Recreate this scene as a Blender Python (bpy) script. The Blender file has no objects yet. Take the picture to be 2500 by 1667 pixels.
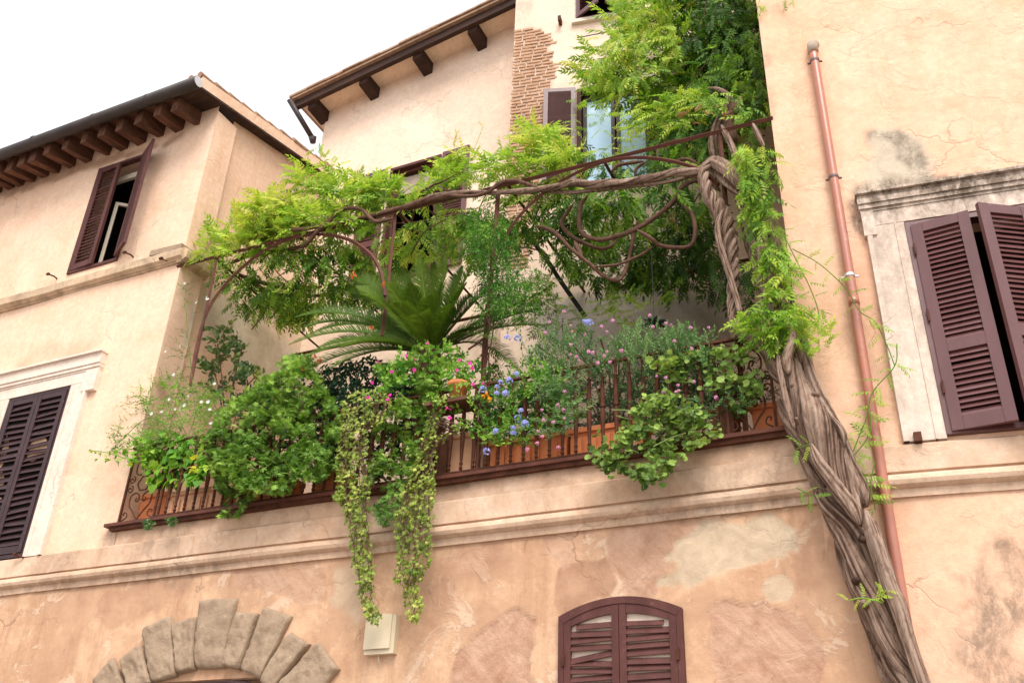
import bpy, math, numpy as np
from mathutils import Matrix, Vector
rng = np.random.default_rng(7)
SC = bpy.context.scene
COL = SC.collection
# ------------------------------------------------------------------ camera (solved from the vanishing lines of the street)
PW, PH, FPX = 2500., 1667., 2356.
CC = np.array([1250., 833.5])
CAM = np.array([0., -8., 1.6])
_up = np.array([165., -4210.5, FPX]); _up /= np.linalg.norm(_up)
_lf = np.array([-5530., 1101.5, FPX]); _lf -= _lf.dot(_up) * _up; _lf /= np.linalg.norm(_lf)
RM = np.array([-_lf, np.cross(_up, -_lf), _up])            # world = RM @ (right, down, forward)
cam = bpy.data.cameras.new('camera'); camo = bpy.data.objects.new('camera', cam); COL.objects.link(camo)
cam.sensor_width = 36; cam.lens = 36 * FPX / PW; cam.clip_end = 2000
m = np.eye(4); m[:3, 0] = RM @ [1, 0, 0]; m[:3, 1] = RM @ [0, -1, 0]; m[:3, 2] = RM @ [0, 0, -1]; m[:3, 3] = CAM
camo.matrix_world = Matrix(m.tolist()); SC.camera = camo
# ------------------------------------------------------------------ world, sun, exposure
SUN_AZ, SUN_EL = math.radians(148), math.radians(54)         # azimuth clockwise from +Y
w = bpy.data.worlds.new('World'); SC.world = w; w.use_nodes = True
wt = w.node_tree; bg = wt.nodes['Background']; bg.inputs[1].default_value = 0.14
sky = wt.nodes.new('ShaderNodeTexSky'); sky.sky_type = 'NISHITA'; sky.sun_disc = False
sky.sun_elevation = SUN_EL; sky.sun_rotation = SUN_AZ; sky.dust_density = 3.0; sky.air_density = 1.0
hs = wt.nodes.new('ShaderNodeHueSaturation'); hs.inputs['Saturation'].default_value = 0.22
veil = wt.nodes.new('ShaderNodeMix'); veil.data_type = 'RGBA'; veil.inputs[0].default_value = .6; veil.inputs[7].default_value = (4.6, 4.65, 4.8, 1)   # thin bright cloud over the whole sky
wt.links.new(sky.outputs[0], hs.inputs['Color']); wt.links.new(hs.outputs[0], veil.inputs[6]); wt.links.new(veil.outputs[2], bg.inputs[0])
sl = bpy.data.lights.new('sun', 'SUN'); sl.energy = 1.5; sl.angle = math.radians(28); sl.color = (1, .95, .89)
so = bpy.data.objects.new('sun', sl); COL.objects.link(so)
sd = Vector((math.sin(SUN_AZ) * math.cos(SUN_EL), math.cos(SUN_AZ) * math.cos(SUN_EL), math.sin(SUN_EL)))
so.rotation_euler = sd.to_track_quat('Z', 'Y').to_euler(); so.location = (4, -14, 22)
SC.view_settings.view_transform = 'Standard'; SC.view_settings.look = 'None'
SC.view_settings.gamma = 1; SC.view_settings.exposure = 1.2
SC.cycles.max_bounces = 6; SC.cycles.transparent_max_bounces = 4
# ------------------------------------------------------------------ pixel -> point helpers (photo pixels, true depth planes)
def ray(p):
    p = np.atleast_2d(np.asarray(p, float))
    return np.column_stack([p - CC, np.full(len(p), FPX)]) @ RM.T
def onplane(p, pt, n):
    r = ray(p); n = np.asarray(n, float); t = ((np.asarray(pt, float) - CAM) @ n) / (r @ n)
    return CAM + r * t[:, None]
def UY(p, y=0.):
    r = ray(p); t = (np.asarray(y, float) - CAM[1]) / r[:, 1]; return CAM + r * t[:, None]
def UZ(p, z):
    r = ray(p); t = (np.asarray(z, float) - CAM[2]) / r[:, 2]; return CAM + r * t[:, None]
def zc(x0, y0, w_, pts):                                    # a crop of width w_ shown 2352 wide
    return np.asarray(pts, float) * (w_ / 2352.) + [x0, y0]
def dd(pts): return np.asarray(pts, float) * (2500. / 2352.)
class Plane:
    def __init__(s, o, deg):
        a = math.radians(deg); s.o = np.array([o[0], o[1], 0.]); s.u = np.array([math.cos(a), math.sin(a), 0]); s.n = np.array([math.sin(a), -math.cos(a), 0])
    def uz(s, p):
        q = onplane(p, s.o, s.n); return np.column_stack([(q - s.o) @ s.u, q[:, 2]])
    def at(s, u, z, d=0.):                                  # d: metres out from the wall
        u, z, d = np.broadcast_arrays(np.asarray(u, float), np.asarray(z, float), np.asarray(d, float))
        p = s.o + u[..., None] * s.u + d[..., None] * s.n; p[..., 2] = z; return p
FR = Plane((0, 0), 0)                                       # street front: u = x
RT = Plane((-1.02, 0), 7)                                   # right-hand house
TB = Plane((-5.25, 2.3), 11)                                # tall house behind the terrace
GB = Plane((0, 2.84), 0)                                    # gabled house behind the terrace
RX = Plane((-9.06, 0), 90)                                  # return wall of the left block, u = depth (y); its n is +x
# ------------------------------------------------------------------ numpy noise
def _lat(ix, iy, seed):
    h = (ix.astype(np.int64) * 374761393 + iy.astype(np.int64) * 668265263 + seed * 974711) & 0xffffffff
    h = ((h ^ (h >> 13)) * 1274126177) & 0xffffffff
    return ((h ^ (h >> 16)) & 0xffff) / 32767.5 - 1
def vnoise(x, y, seed=0):
    xi, yi = np.floor(x), np.floor(y); fx, fy = x - xi, y - yi; fx = fx * fx * (3 - 2 * fx); fy = fy * fy * (3 - 2 * fy)
    a, b, c, d = _lat(xi, yi, seed), _lat(xi + 1, yi, seed), _lat(xi, yi + 1, seed), _lat(xi + 1, yi + 1, seed)
    return (a * (1 - fx) + b * fx) * (1 - fy) + (c * (1 - fx) + d * fx) * fy
def fbm(x, y, o=4, seed=0):
    s = 0; a = .5
    for k in range(o): s = s + a * vnoise(x * 2 ** k, y * 2 ** k, seed + k); a *= .5
    return s
def inpoly(P, poly):
    x, y = P[:, 0], P[:, 1]; c = np.zeros(len(P), bool); n = len(poly)
    for i in range(n):
        x0, y0 = poly[i]; x1, y1 = poly[i - 1]
        if y0 == y1: continue
        c ^= ((y0 > y) != (y1 > y)) & (x < (x1 - x0) * (y - y0) / (y1 - y0) + x0)
    return c
def sdist(P, poly):                                         # signed distance, positive inside
    d = np.full(len(P), 1e9); n = len(poly)
    for i in range(n):
        a, b = poly[i - 1], poly[i]; ab = b - a; t = np.clip(((P - a) @ ab) / max(ab @ ab, 1e-12), 0, 1)
        d = np.minimum(d, np.linalg.norm(P - a - t[:, None] * ab, axis=1))
    return np.where(inpoly(P, poly), d, -d)
# ------------------------------------------------------------------ mesh builder
class MB:
    def __init__(s): s.V = []; s.L = []; s.T = []; s.M = []; s.A = []; s.n = 0
    def add(s, V, F, mi=0, att=None):
        V = np.asarray(V, float).reshape(-1, 3)
        if isinstance(F, np.ndarray):
            s.L.append((F + s.n).ravel()); s.T.append(np.full(len(F), F.shape[1])); nf = len(F)
        else:
            s.L.append(np.concatenate([np.asarray(f) for f in F]) + s.n); s.T.append(np.array([len(f) for f in F])); nf = len(F)
        s.V.append(V); s.M.append(np.full(nf, mi)); s.A.append(np.zeros(len(V)) if att is None else np.broadcast_to(att, len(V))); s.n += len(V)
        return s
    def box(s, x0, x1, y0, y1, z0, z1, mi=0, T=None, taper=None):
        V = np.array([(x, y, z) for z in (z0, z1) for y in (y0, y1) for x in (x0, x1)], float)
        if taper: c = V[:, :2].mean(0); k = np.where(V[:, 2] == z0, taper, 1)[:, None]; V[:, :2] = c + (V[:, :2] - c) * k
        if T is not None: V = T(V)
        return s.add(V, np.array([(0, 2, 3, 1), (4, 5, 7, 6), (0, 1, 5, 4), (2, 6, 7, 3), (0, 4, 6, 2), (1, 3, 7, 5)]), mi)
    def tube(s, P, r, n=8, mi=0, ridge=None, caps=True, att=None):
        P = np.asarray(P, float); N = len(P); r = np.broadcast_to(np.asarray(r, float), N)
        t = np.gradient(P, axis=0); t /= np.linalg.norm(t, axis=1)[:, None] + 1e-12
        a = np.array([0, 0, 1.]) if abs(t[0][2]) < .9 else np.array([0, 1., 0]); u = np.cross(t[0], a); u /= np.linalg.norm(u); U = [u]
        for i in range(1, N): u = u - (u @ t[i]) * t[i]; u = u / (np.linalg.norm(u) + 1e-12); U.append(u)
        U = np.array(U); W = np.cross(t, U); th = np.linspace(0, 2 * np.pi, n, endpoint=False)
        R = r[:, None] * np.ones(n)
        if ridge is not None:
            sarc = np.r_[0, np.cumsum(np.linalg.norm(np.diff(P, axis=0), axis=1))]; q = ridge(th[None, :], sarc[:, None])
            if isinstance(q, tuple): q, att = q; att = np.clip(np.broadcast_to(att, R.shape), 0, 1).ravel()
            R = R * q
        V = P[:, None] + R[..., None] * (np.cos(th)[None, :, None] * U[:, None] + np.sin(th)[None, :, None] * W[:, None])
        i = np.arange(N - 1)[:, None] * n; j = np.arange(n)[None]; k = (j + 1) % n
        F = np.stack([i + j, i + k, i + n + k, i + n + j], -1).reshape(-1, 4)
        s.add(V.reshape(-1, 3), F, mi, att)
        if caps:
            b = s.n - N * n; s.L.append(np.r_[b + np.arange(n)[::-1], s.n - n + np.arange(n)]); s.T.append(np.array([n, n])); s.M.append(np.array([mi, mi]))
        return s
    def lathe(s, prof, c, n=10, mi=0, sx=1., sy=1.):
        pr = np.asarray(prof, float); th = np.linspace(0, 2 * np.pi, n, endpoint=False); N = len(pr)
        V = np.stack([c[0] + sx * pr[:, :1] * np.cos(th), c[1] + sy * pr[:, :1] * np.sin(th), c[2] + pr[:, 1:] * np.ones(n)], -1)
        i = np.arange(N - 1)[:, None] * n; j = np.arange(n)[None]; k = (j + 1) % n
        F = np.stack([i + j, i + k, i + n + k, i + n + j], -1).reshape(-1, 4); s.add(V.reshape(-1, 3), F, mi)
        b = s.n - N * n; s.L.append(np.r_[b + np.arange(n)[::-1], s.n - n + np.arange(n)]); s.T.append(np.array([n, n])); s.M.append(np.array([mi, mi])); return s
    def extrude(s, prof, A, B, pl, seg=1, wob=0., mi=0, seed=3):       # profile (out, z) swept along wall u from A to B
        us = np.linspace(A, B, seg + 1); pr = np.asarray(prof, float); N = len(pr)
        o = wob * fbm(us[:, None] * 1.3 + 0 * pr[:, 0], pr[:, 1] * 3 + 0 * us[:, None], 4, seed); o2 = wob * fbm(us[:, None] * .9 + 0 * pr[:, 0], 7 + 0 * us[:, None] + 0 * pr[:, 1], 3, seed + 9)
        V = pl.at(us[:, None] + 0 * pr[:, 0], pr[:, 1] + o2 * .7, pr[:, 0] + o)
        i = np.arange(seg)[:, None] * N; j = np.arange(N)[None]; k = (j + 1) % N
        F = np.stack([i + j, i + k, i + N + k, i + N + j], -1).reshape(-1, 4); s.add(V.reshape(-1, 3), F, mi)
        b = s.n - (seg + 1) * N; s.L.append(np.r_[b + np.arange(N)[::-1], s.n - N + np.arange(N)]); s.T.append(np.array([N, N])); s.M.append(np.array([mi, mi])); return s
    def build(s, name, mats, parent=None, smooth=False, attr=None, local=None):
        me = bpy.data.meshes.new(name); V = np.concatenate(s.V)
        if local is not None: V = V - np.asarray(local)
        L = np.concatenate(s.L).astype(np.int32); T = np.concatenate(s.T).astype(np.int32)
        me.vertices.add(len(V)); me.vertices.foreach_set('co', V.astype(np.float32).ravel())
        me.loops.add(len(L)); me.loops.foreach_set('vertex_index', L); me.polygons.add(len(T))
        st = np.r_[0, np.cumsum(T)[:-1]].astype(np.int32); me.polygons.foreach_set('loop_start', st); me.polygons.foreach_set('loop_total', T)
        me.polygons.foreach_set('material_index', np.concatenate(s.M).astype(np.int32))
        me.polygons.foreach_set('use_smooth', np.full(len(T), smooth))
        if attr: a = me.attributes.new(attr, 'FLOAT', 'POINT'); a.data.foreach_set('value', np.concatenate(s.A).astype(np.float32))
        me.update(calc_edges=True); me.validate()
        for q in (mats if isinstance(mats, (list, tuple)) else [mats]): me.materials.append(q)
        o = bpy.data.objects.new(name, me); COL.objects.link(o)
        if parent is not None: o.parent = parent; o.location = (Vector(local) if local is not None else Vector((0, 0, 0))) - wpos(parent)
        elif local is not None: o.location = local
        return o
def wpos(o):
    p = Vector(o.location)
    while o.parent: o = o.parent; p = p + Vector(o.location)
    return p
def thing(name, label, cat, loc, group=None):
    o = bpy.data.objects.new(name, None); COL.objects.link(o); o.location = loc; o.empty_display_size = .2
    o['label'] = label; o['category'] = cat
    if group: o['group'] = group
    return o
def tag(o, label, cat, group=None):
    o['label'] = label; o['category'] = cat
    if group: o['group'] = group
    return o
def dup(o, parent, loc, rot=None, sc=None):
    c = o.copy(); COL.objects.link(c); c.parent = parent; c.location = Vector(loc) - (wpos(parent) if parent else Vector())
    if rot is not None: c.rotation_euler = rot
    if sc is not None: c.scale = (sc, sc, sc)
    return c
def smooth_path(P, step=.04):
    P = np.asarray(P, float)
    if len(P) == 2: n = max(2, int(np.linalg.norm(P[1] - P[0]) / step)); return P[0] + (P[1] - P[0]) * np.linspace(0, 1, n)[:, None]
    Q = np.vstack([2 * P[0] - P[1], P, 2 * P[-1] - P[-2]]); out = []
    for i in range(1, len(Q) - 2):
        p0, p1, p2, p3 = Q[i - 1:i + 3]; n = max(2, int(np.linalg.norm((p2 - p1)[:3]) / step)); t = np.linspace(0, 1, n, endpoint=False)[:, None]
        out.append(.5 * (2 * p1 + (p2 - p0) * t + (2 * p0 - 5 * p1 + 4 * p2 - p3) * t * t + (3 * p1 - p0 - 3 * p2 + p3) * t ** 3))
    return np.vstack(out + [P[-1:]])
# ------------------------------------------------------------------ material node helpers
class NT:
    def __init__(s, name):
        s.m = bpy.data.materials.new(name); s.m.use_nodes = True; s.t = s.m.node_tree; s.p = s.t.nodes['Principled BSDF']; s.out = s.t.nodes['Material Output']
        s.co = s.N('ShaderNodeTexCoord').outputs['Object']
    def N(s, k, **kw):
        n = s.t.nodes.new(k)
        for a, b in kw.items(): setattr(n, a, b)
        return n
    def put(s, sock, v):
        if v is None: return
        if isinstance(v, bpy.types.NodeSocket): s.t.links.new(v, sock)
        else: sock.default_value = (v + (1,) if isinstance(v, tuple) and len(v) == 3 and sock.type == 'RGBA' else v)
    def noise(s, sc, det=4, rough=.55, dist=0., scale=(1, 1, 1), loc=(0, 0, 0), rot=None):
        mp = s.N('ShaderNodeMapping'); mp.inputs['Scale'].default_value = scale; mp.inputs['Location'].default_value = loc; src = s.co
        if rot: m0 = s.N('ShaderNodeMapping'); m0.inputs['Rotation'].default_value = rot; s.put(m0.inputs['Vector'], s.co); src = m0.outputs[0]
        s.put(mp.inputs['Vector'], src)
        n = s.N('ShaderNodeTexNoise'); s.put(n.inputs['Vector'], mp.outputs[0]); n.inputs['Scale'].default_value = sc; n.inputs['Detail'].default_value = det; n.inputs['Roughness'].default_value = rough; n.inputs['Distortion'].default_value = dist
        return n.outputs['Fac']
    def ramp(s, f, stops):
        n = s.N('ShaderNodeValToRGB'); s.put(n.inputs[0], f); e = n.color_ramp.elements
        while len(e) < len(stops): e.new(.5)
        for q, (p, c) in zip(e, stops): q.position = p; q.color = (c, c, c, 1) if isinstance(c, (int, float)) else tuple(c) + (1,)
        return n.outputs[0]
    def mix(s, f, a, b, mode='MIX'):
        n = s.N('ShaderNodeMix', data_type='RGBA', blend_type=mode); s.put(n.inputs[0], f); s.put(n.inputs[6], a); s.put(n.inputs[7], b); return n.outputs[2]
    def math(s, op, a, b=None):
        n = s.N('ShaderNodeMath', operation=op); s.put(n.inputs[0], a); s.put(n.inputs[1], b); return n.outputs[0]
    def bump(s, h, st=.3, d=.02, nrm=None):
        n = s.N('ShaderNodeBump'); s.put(n.inputs['Height'], h); n.inputs['Strength'].default_value = st; n.inputs['Distance'].default_value = d
        if nrm is not None: s.put(n.inputs['Normal'], nrm)
        return n.outputs[0]
    def attr(s, name): return s.N('ShaderNodeAttribute', attribute_name=name)
    def fin(s, col, rough=.8, nrm=None, spec=.3, metal=0.):
        s.put(s.p.inputs['Base Color'], col); s.put(s.p.inputs['Roughness'], rough); s.p.inputs['Specular IOR Level'].default_value = spec; s.p.inputs['Metallic'].default_value = metal
        if nrm is not None: s.put(s.p.inputs['Normal'], nrm)
        return s.m
def plaster(name, c1, c2, c3, streak=.35, expo=((.37, .195, .12), (.60, .395, .28)), grey=(.5, .46, .36), brown=(.3, .16, .09), mottle=.5, worn=0.):
    t = NT(name)
    a = t.ramp(t.noise(.55, 5, .6, .6), [(.35, 0.), (.65, 1.)]); c = t.mix(a, c1, c2)
    b = t.ramp(t.noise(2.2, 8, .65, .4, loc=(3, 1, 7)), [(.42, 0.), (.7, 1.)]); c = t.mix(t.math('MULTIPLY', b, mottle), c, c3)
    sk = t.ramp(t.noise(1.0, 7, .68, .2, scale=(4.5, 4.5, .4)), [(.5, 0.), (.72, 1.)]); c = t.mix(t.math('MULTIPLY', sk, streak), c, c3)
    f = t.noise(14, 6, .7); c = t.mix(.4, c, t.mix(1., c, t.ramp(f, [(.3, .7), (.7, 1.18)]), 'MULTIPLY'))
    fl = t.ramp(t.noise(5.5, 3, .5, 1.2, loc=(9, 2, 4)), [(.66, 0.), (.69, 1.)]); c = t.mix(t.math('MULTIPLY', fl, .25), c, tuple(min(.85, x * 1.18) for x in c1))
    h = t.math('ADD', t.noise(9, 6, .6), t.math('MULTIPLY', t.noise(70, 4, .6), .35))
    if worn:
        w1 = t.ramp(t.noise(1.5, 6, .62, .9, loc=(2, 8, 5)), [(.50, 0.), (.555, 1.)]); c = t.mix(t.math('MULTIPLY', w1, .42 * worn), c, tuple(.55 * x + .45 * y for x, y in zip(brown, c1)))
        w2 = t.ramp(t.noise(1.9, 7, .66, 1.1, loc=(7, 3, 1)), [(.56, 0.), (.60, 1.)]); c = t.mix(t.math('MULTIPLY', w2, .5 * worn), c, (.66, .48, .35)); h = t.math('ADD', h, t.math('MULTIPLY', w2, .55))
        w3 = t.ramp(t.noise(6, 6, .7, .6, scale=(1, 1, .35), loc=(1, 4, 8)), [(.60, 0.), (.68, 1.)]); c = t.mix(t.math('MULTIPLY', w3, .45 * worn), c, (.30, .155, .085))
    vm = t.N('ShaderNodeVectorMath', operation='ADD'); nn = t.N('ShaderNodeTexNoise'); nn.inputs['Scale'].default_value = 3.; nn.inputs['Detail'].default_value = 6; t.put(nn.inputs['Vector'], t.co); t.put(vm.inputs[0], t.co); sc = t.N('ShaderNodeVectorMath', operation='SCALE'); t.put(sc.inputs[0], nn.outputs['Color']); sc.inputs['Scale'].default_value = .55; t.put(vm.inputs[1], sc.outputs[0])
    vo = t.N('ShaderNodeTexVoronoi', feature='DISTANCE_TO_EDGE'); vo.inputs['Scale'].default_value = .9; t.put(vo.inputs['Vector'], vm.outputs[0]); ck = t.math('MULTIPLY', t.ramp(vo.outputs['Distance'], [(.0, 1.), (.012, 0.)]), t.ramp(t.noise(.8, 3, loc=(5, 5, 1)), [(.5, 0.), (.6, 1.)])); c = t.mix(t.math('MULTIPLY', ck, .35 + .3 * worn), c, tuple(.4 * x for x in c2)); h = t.math('SUBTRACT', h, t.math('MULTIPLY', ck, .8))
    at = t.attr('mask'); sp = t.N('ShaderNodeSeparateColor'); t.put(sp.inputs[0], at.outputs['Color'])
    R, G, B, A = sp.outputs[0], sp.outputs[1], sp.outputs[2], at.outputs['Alpha']
    nb = t.noise(3.0, 8, .7, .3, loc=(1, 5, 2)); c = t.mix(B, c, t.mix(t.ramp(nb, [(.3, 0.), (.7, 1.)]), brown, tuple(.5 * (x + y) for x, y in zip(brown, c1))))
    dg = t.mix(.62, t.ramp(t.noise(2.2, 9, .75, .5, scale=(1, 1, 7), rot=(0, -.85, 0)), [(.36, 0.), (.66, 1.)]), t.ramp(t.noise(3.2, 9, .74, 1.), [(.35, 0.), (.65, 1.)])); c = t.mix(R, c, t.mix(dg, expo[0], expo[1]))
    gr = t.ramp(t.noise(3.4, 7, .68, .8, loc=(4, 4, 0)), [(.3, 0.), (.7, 1.)]); c = t.mix(G, c, t.mix(gr, tuple(x * .72 for x in grey), tuple(min(.8, x * 1.25) for x in grey)))
    gn = t.ramp(t.noise(5, 9, .78, .3, scale=(1.3, 1.3, .7)), [(.36, 0.), (.58, 1.)]); c = t.mix(t.math('MULTIPLY', A, gn), c, (.15, .11, .08))
    h = t.math('ADD', h, t.math('MULTIPLY', t.math('MULTIPLY', t.noise(26, 8, .75), R), 1.8))
    return t.fin(c, .9, t.bump(h, .45, .016), .12)
def simple(name, c1, c2, sc=6, rough=.6, spec=.4, bump=.15, metal=0., stretch=(1, 1, 1), c3=None):
    t = NT(name); c = t.mix(t.ramp(t.noise(sc, 7, .65, .3, scale=stretch), [(.35, 0.), (.68, 1.)]), c1, c2)
    if c3: c = t.mix(t.ramp(t.noise(sc * 2.7, 6, .7, .5, loc=(5, 1, 3)), [(.6, 0.), (.72, 1.)]), c, c3)
    return t.fin(c, rough, t.bump(t.noise(sc * 6, 5, .6, scale=stretch), bump, .01), spec, metal)
def leafmat(name, stops, trans=.35, rough=.5, spec=.25):
    t = NT(name); a = t.attr('tint').outputs['Fac']; c = t.ramp(a, stops)
    c = t.mix(.3, c, t.mix(1., c, t.ramp(t.noise(9, 3), [(.3, .7), (.7, 1.3)]), 'MULTIPLY')); t.fin(c, rough, None, spec)
    tr = t.N('ShaderNodeBsdfTranslucent'); t.put(tr.inputs[0], t.mix(.5, c, (.9, 1., .25), 'MULTIPLY'))
    mx = t.N('ShaderNodeMixShader'); mx.inputs[0].default_value = trans; t.put(mx.inputs[1], t.p.outputs[0]); t.put(mx.inputs[2], tr.outputs[0]); t.put(t.out.inputs[0], mx.outputs[0])
    return t.m
M = {}
M['left'] = plaster('peach_plaster', (.81, .58, .425), (.78, .53, .37), (.68, .41, .26), .35, mottle=.5)
M['lower'] = plaster('brown_plaster', (.66, .43, .275), (.56, .345, .215), (.42, .235, .14), .8, brown=(.31, .16, .10), grey=(.54, .44, .315), mottle=.85, worn=1.25)
M['right'] = plaster('apricot_plaster', (.78, .52, .365), (.75, .47, .315), (.68, .37, .225), .45, mottle=.6, worn=.18)
M['gable'] = plaster('cream_plaster', (.83, .645, .505), (.80, .60, .46), (.75, .52, .385), .2, mottle=.35)
M['tall'] = plaster('pale_plaster', (.80, .61, .485), (.77, .565, .44), (.70, .50, .37), .25, grey=(.32, .285, .245), mottle=.4)
M['trim'] = plaster('trim_plaster', (.70, .51, .375), (.62, .42, .29), (.46, .28, .175), .55, mottle=.75, worn=.3)
M['trav'] = plaster('travertine', (.79, .66, .56), (.73, .59, .48), (.56, .42, .34), .4, mottle=.55)
M['ledge'] = plaster('ledge_stone', (.60, .43, .28), (.68, .50, .34), (.32, .22, .15), .4, mottle=.8)
M['iron'] = simple('rusty_iron', (.055, .02, .011), (.12, .042, .022), 9, .7, .15, .25, c3=(.2, .07, .03))
M['ironp'] = simple('painted_iron', (.085, .03, .02), (.14, .048, .03), 6, .65, .2, .2, c3=(.24, .085, .045))
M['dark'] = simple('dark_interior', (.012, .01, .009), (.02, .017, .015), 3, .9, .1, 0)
M['shut'] = simple('brown_shutter_paint', (.075, .026, .022), (.115, .042, .035), 7, .6, .2, .2, stretch=(1, 1, .3), c3=(.17, .08, .065))
M['shutr'] = simple('red_brown_shutter_paint', (.10, .036, .034), (.13, .05, .048), 5, .34, .55, .1, stretch=(1, 1, .3), c3=(.17, .08, .075))
M['shutd'] = simple('weathered_dark_shutter_paint', (.028, .012, .013), (.055, .023, .025), 8, .5, .3, .25, stretch=(1, 1, .3), c3=(.11, .06, .055))
M['wood'] = simple('old_rafter_wood', (.07, .03, .018), (.16, .07, .04), 8, .75, .2, .5, stretch=(1, .3, 1), c3=(.22, .12, .075))
M['dwood'] = simple('dark_eaves_wood', (.03, .016, .012), (.065, .032, .022), 8, .75, .2, .5, stretch=(.3, 1, 1), c3=(.12, .08, .06))
M['gutter'] = simple('weathered_gutter_metal', (.035, .025, .022), (.055, .038, .033), 4, .55, .35, .1)
M['tile'] = simple('roof_tiles', (.3, .17, .11), (.42, .28, .19), 9, .85, .2, .4, c3=(.2, .16, .13))
M['pipe'] = simple('copper_pipe', (.42, .155, .09), (.36, .14, .10), 3, .33, .6, .05, c3=(.48, .22, .15))
M['pipeg'] = simple('cement_elbow', (.45, .36, .28), (.36, .28, .22), 12, .85, .2, .3)
M['steel'] = simple('zinc_clamp', (.6, .62, .64), (.7, .72, .74), 10, .35, .6, .05, metal=.7)
M['clamp'] = simple('dark_pipe_clamp', (.09, .06, .06), (.12, .08, .08), 10, .5, .5, .1)
M['brick'] = simple('old_brick', (.42, .24, .15), (.53, .33, .215), 9, .9, .15, .4, c3=(.66, .47, .34))
M['stone'] = simple('tufa_voussoir', (.37, .27, .185), (.27, .19, .13), 4, .95, .1, 1.2, c3=(.44, .34, .24))
M['box'] = simple('beige_enamel_box', (.62, .52, .36), (.58, .48, .33), 3, .5, .4, .03)
M['sill'] = simple('pale_marble_sill', (.72, .62, .5), (.62, .5, .38), 6, .7, .3, .1)
M['terra'] = simple('terracotta', (.60, .18, .065), (.68, .24, .10), 5, .8, .25, .2, c3=(.56, .3, .19))
M['terral'] = simple('pale_terracotta', (.74, .42, .26), (.66, .34, .19), 6, .85, .2, .25, c3=(.66, .44, .3))
M['terrab'] = simple('brown_terracotta', (.20, .085, .05), (.3, .13, .075), 6, .8, .25, .2)
M['soil'] = simple('soil', (.03, .02, .012), (.05, .035, .02), 20, 1, .1, .5)
M['street'] = simple('cobbled_street', (.24, .2, .17), (.32, .27, .23), 2, .9, .2, .3)
M['frameb'] = simple('grey_brown_window_frame', (.14, .10, .11), (.17, .12, .13), 4, .45, .4, .05)
M['cream'] = simple('cream_window_wood', (.5, .42, .33), (.42, .35, .27), 6, .6, .3, .1)
M['skypane'] = simple('sky_painted_pane', (.62, .80, .97), (.56, .76, .96), 1.2, .5, .8, 0, metal=.45)  # pale blue of the reflected sky put into the base colour of the glass
M['black'] = simple('black_metal', (.012, .012, .012), (.02, .018, .018), 5, .5, .4, .05)
M['post'] = simple('dark_green_black_pole', (.015, .018, .014), (.03, .03, .025), 5, .6, .3, .1)
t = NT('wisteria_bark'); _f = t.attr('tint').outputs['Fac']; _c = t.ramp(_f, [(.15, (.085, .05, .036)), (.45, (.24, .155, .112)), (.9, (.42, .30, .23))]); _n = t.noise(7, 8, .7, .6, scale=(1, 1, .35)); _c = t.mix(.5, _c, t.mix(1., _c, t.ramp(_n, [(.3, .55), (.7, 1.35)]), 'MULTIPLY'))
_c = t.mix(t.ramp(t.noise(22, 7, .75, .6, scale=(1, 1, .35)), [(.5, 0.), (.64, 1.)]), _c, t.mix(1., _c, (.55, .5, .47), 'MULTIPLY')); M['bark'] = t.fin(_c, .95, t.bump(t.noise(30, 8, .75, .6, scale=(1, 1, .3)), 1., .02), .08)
t = NT('branch_bark'); _c = t.mix(t.ramp(t.noise(14, 6, .7), [(.3, 0.), (.7, 1.)]), (.06, .028, .018), (.17, .09, .06)); M['twig'] = t.fin(_c, .85, t.bump(t.noise(60, 5), .5, .006), .2)
M['wist'] = leafmat('wisteria_leaf', [(0., (.02, .06, .01)), (.35, (.075, .18, .018)), (.62, (.23, .41, .035)), (.85, (.46, .62, .08)), (1., (.62, .62, .11))], .42)
M['dead'] = leafmat('withered_leaf', [(0., (.25, .09, .03)), (1., (.5, .26, .12))], .2)
M['gerl'] = leafmat('geranium_leaf', [(0., (0.0438, 0.106, 0.02)), (.45, (0.138, 0.275, 0.0375)), (.8, (0.288, 0.45, 0.0688)), (1., (0.45, 0.625, 0.125))], .3)
M['cyc'] = leafmat('cycad_leaf', [(0., (.025, .065, .008)), (.5, (.085, .16, .014)), (1., (.20, .28, .03))], .28, .5, .2)
M['ivyl'] = leafmat('ivy_leaf', [(0., (0.077, 0.143, 0.0165)), (.5, (0.242, 0.33, 0.044)), (1., (0.55, 0.55, 0.132))], .25)
M['jas'] = leafmat('jasmine_leaf', [(0., (0.0281, 0.0938, 0.0156)), (.5, (0.0938, 0.266, 0.0281)), (1., (0.344, 0.562, 0.0781))], .28)
M['lime'] = leafmat('lime_leaf', [(0., (0.0968, 0.266, 0.0242)), (.5, (0.218, 0.436, 0.0363)), (.85, (0.484, 0.581, 0.0484)), (1., (0.72, 0.605, 0.0605))], .35)
M['broad'] = leafmat('broad_dull_leaf', [(0., (0.036, 0.09, 0.036)), (.6, (0.108, 0.18, 0.048)), (1., (0.264, 0.288, 0.06))], .2, .35, .5)
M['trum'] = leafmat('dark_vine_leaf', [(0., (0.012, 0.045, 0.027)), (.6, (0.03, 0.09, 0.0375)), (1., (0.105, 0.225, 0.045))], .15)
M['poly'] = leafmat('grey_green_leaf', [(0., (0.0345, 0.0966, 0.0304)), (.5, (0.103, 0.221, 0.069)), (1., (0.276, 0.414, 0.152))], .2)
M['pelar'] = leafmat('scalloped_leaf', [(0., (.05, .11, .022)), (.4, (.17, .28, .05)), (.8, (.32, .44, .09)), (1., (.48, .56, .15))], .25)
M['stem'] = leafmat('green_stem', [(0., (.10, .16, .03)), (1., (.22, .26, .06))], .1)
def petal(name, c1, c2): return leafmat(name, [(0., c1), (1., c2)], .3, .6, .2)
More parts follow.
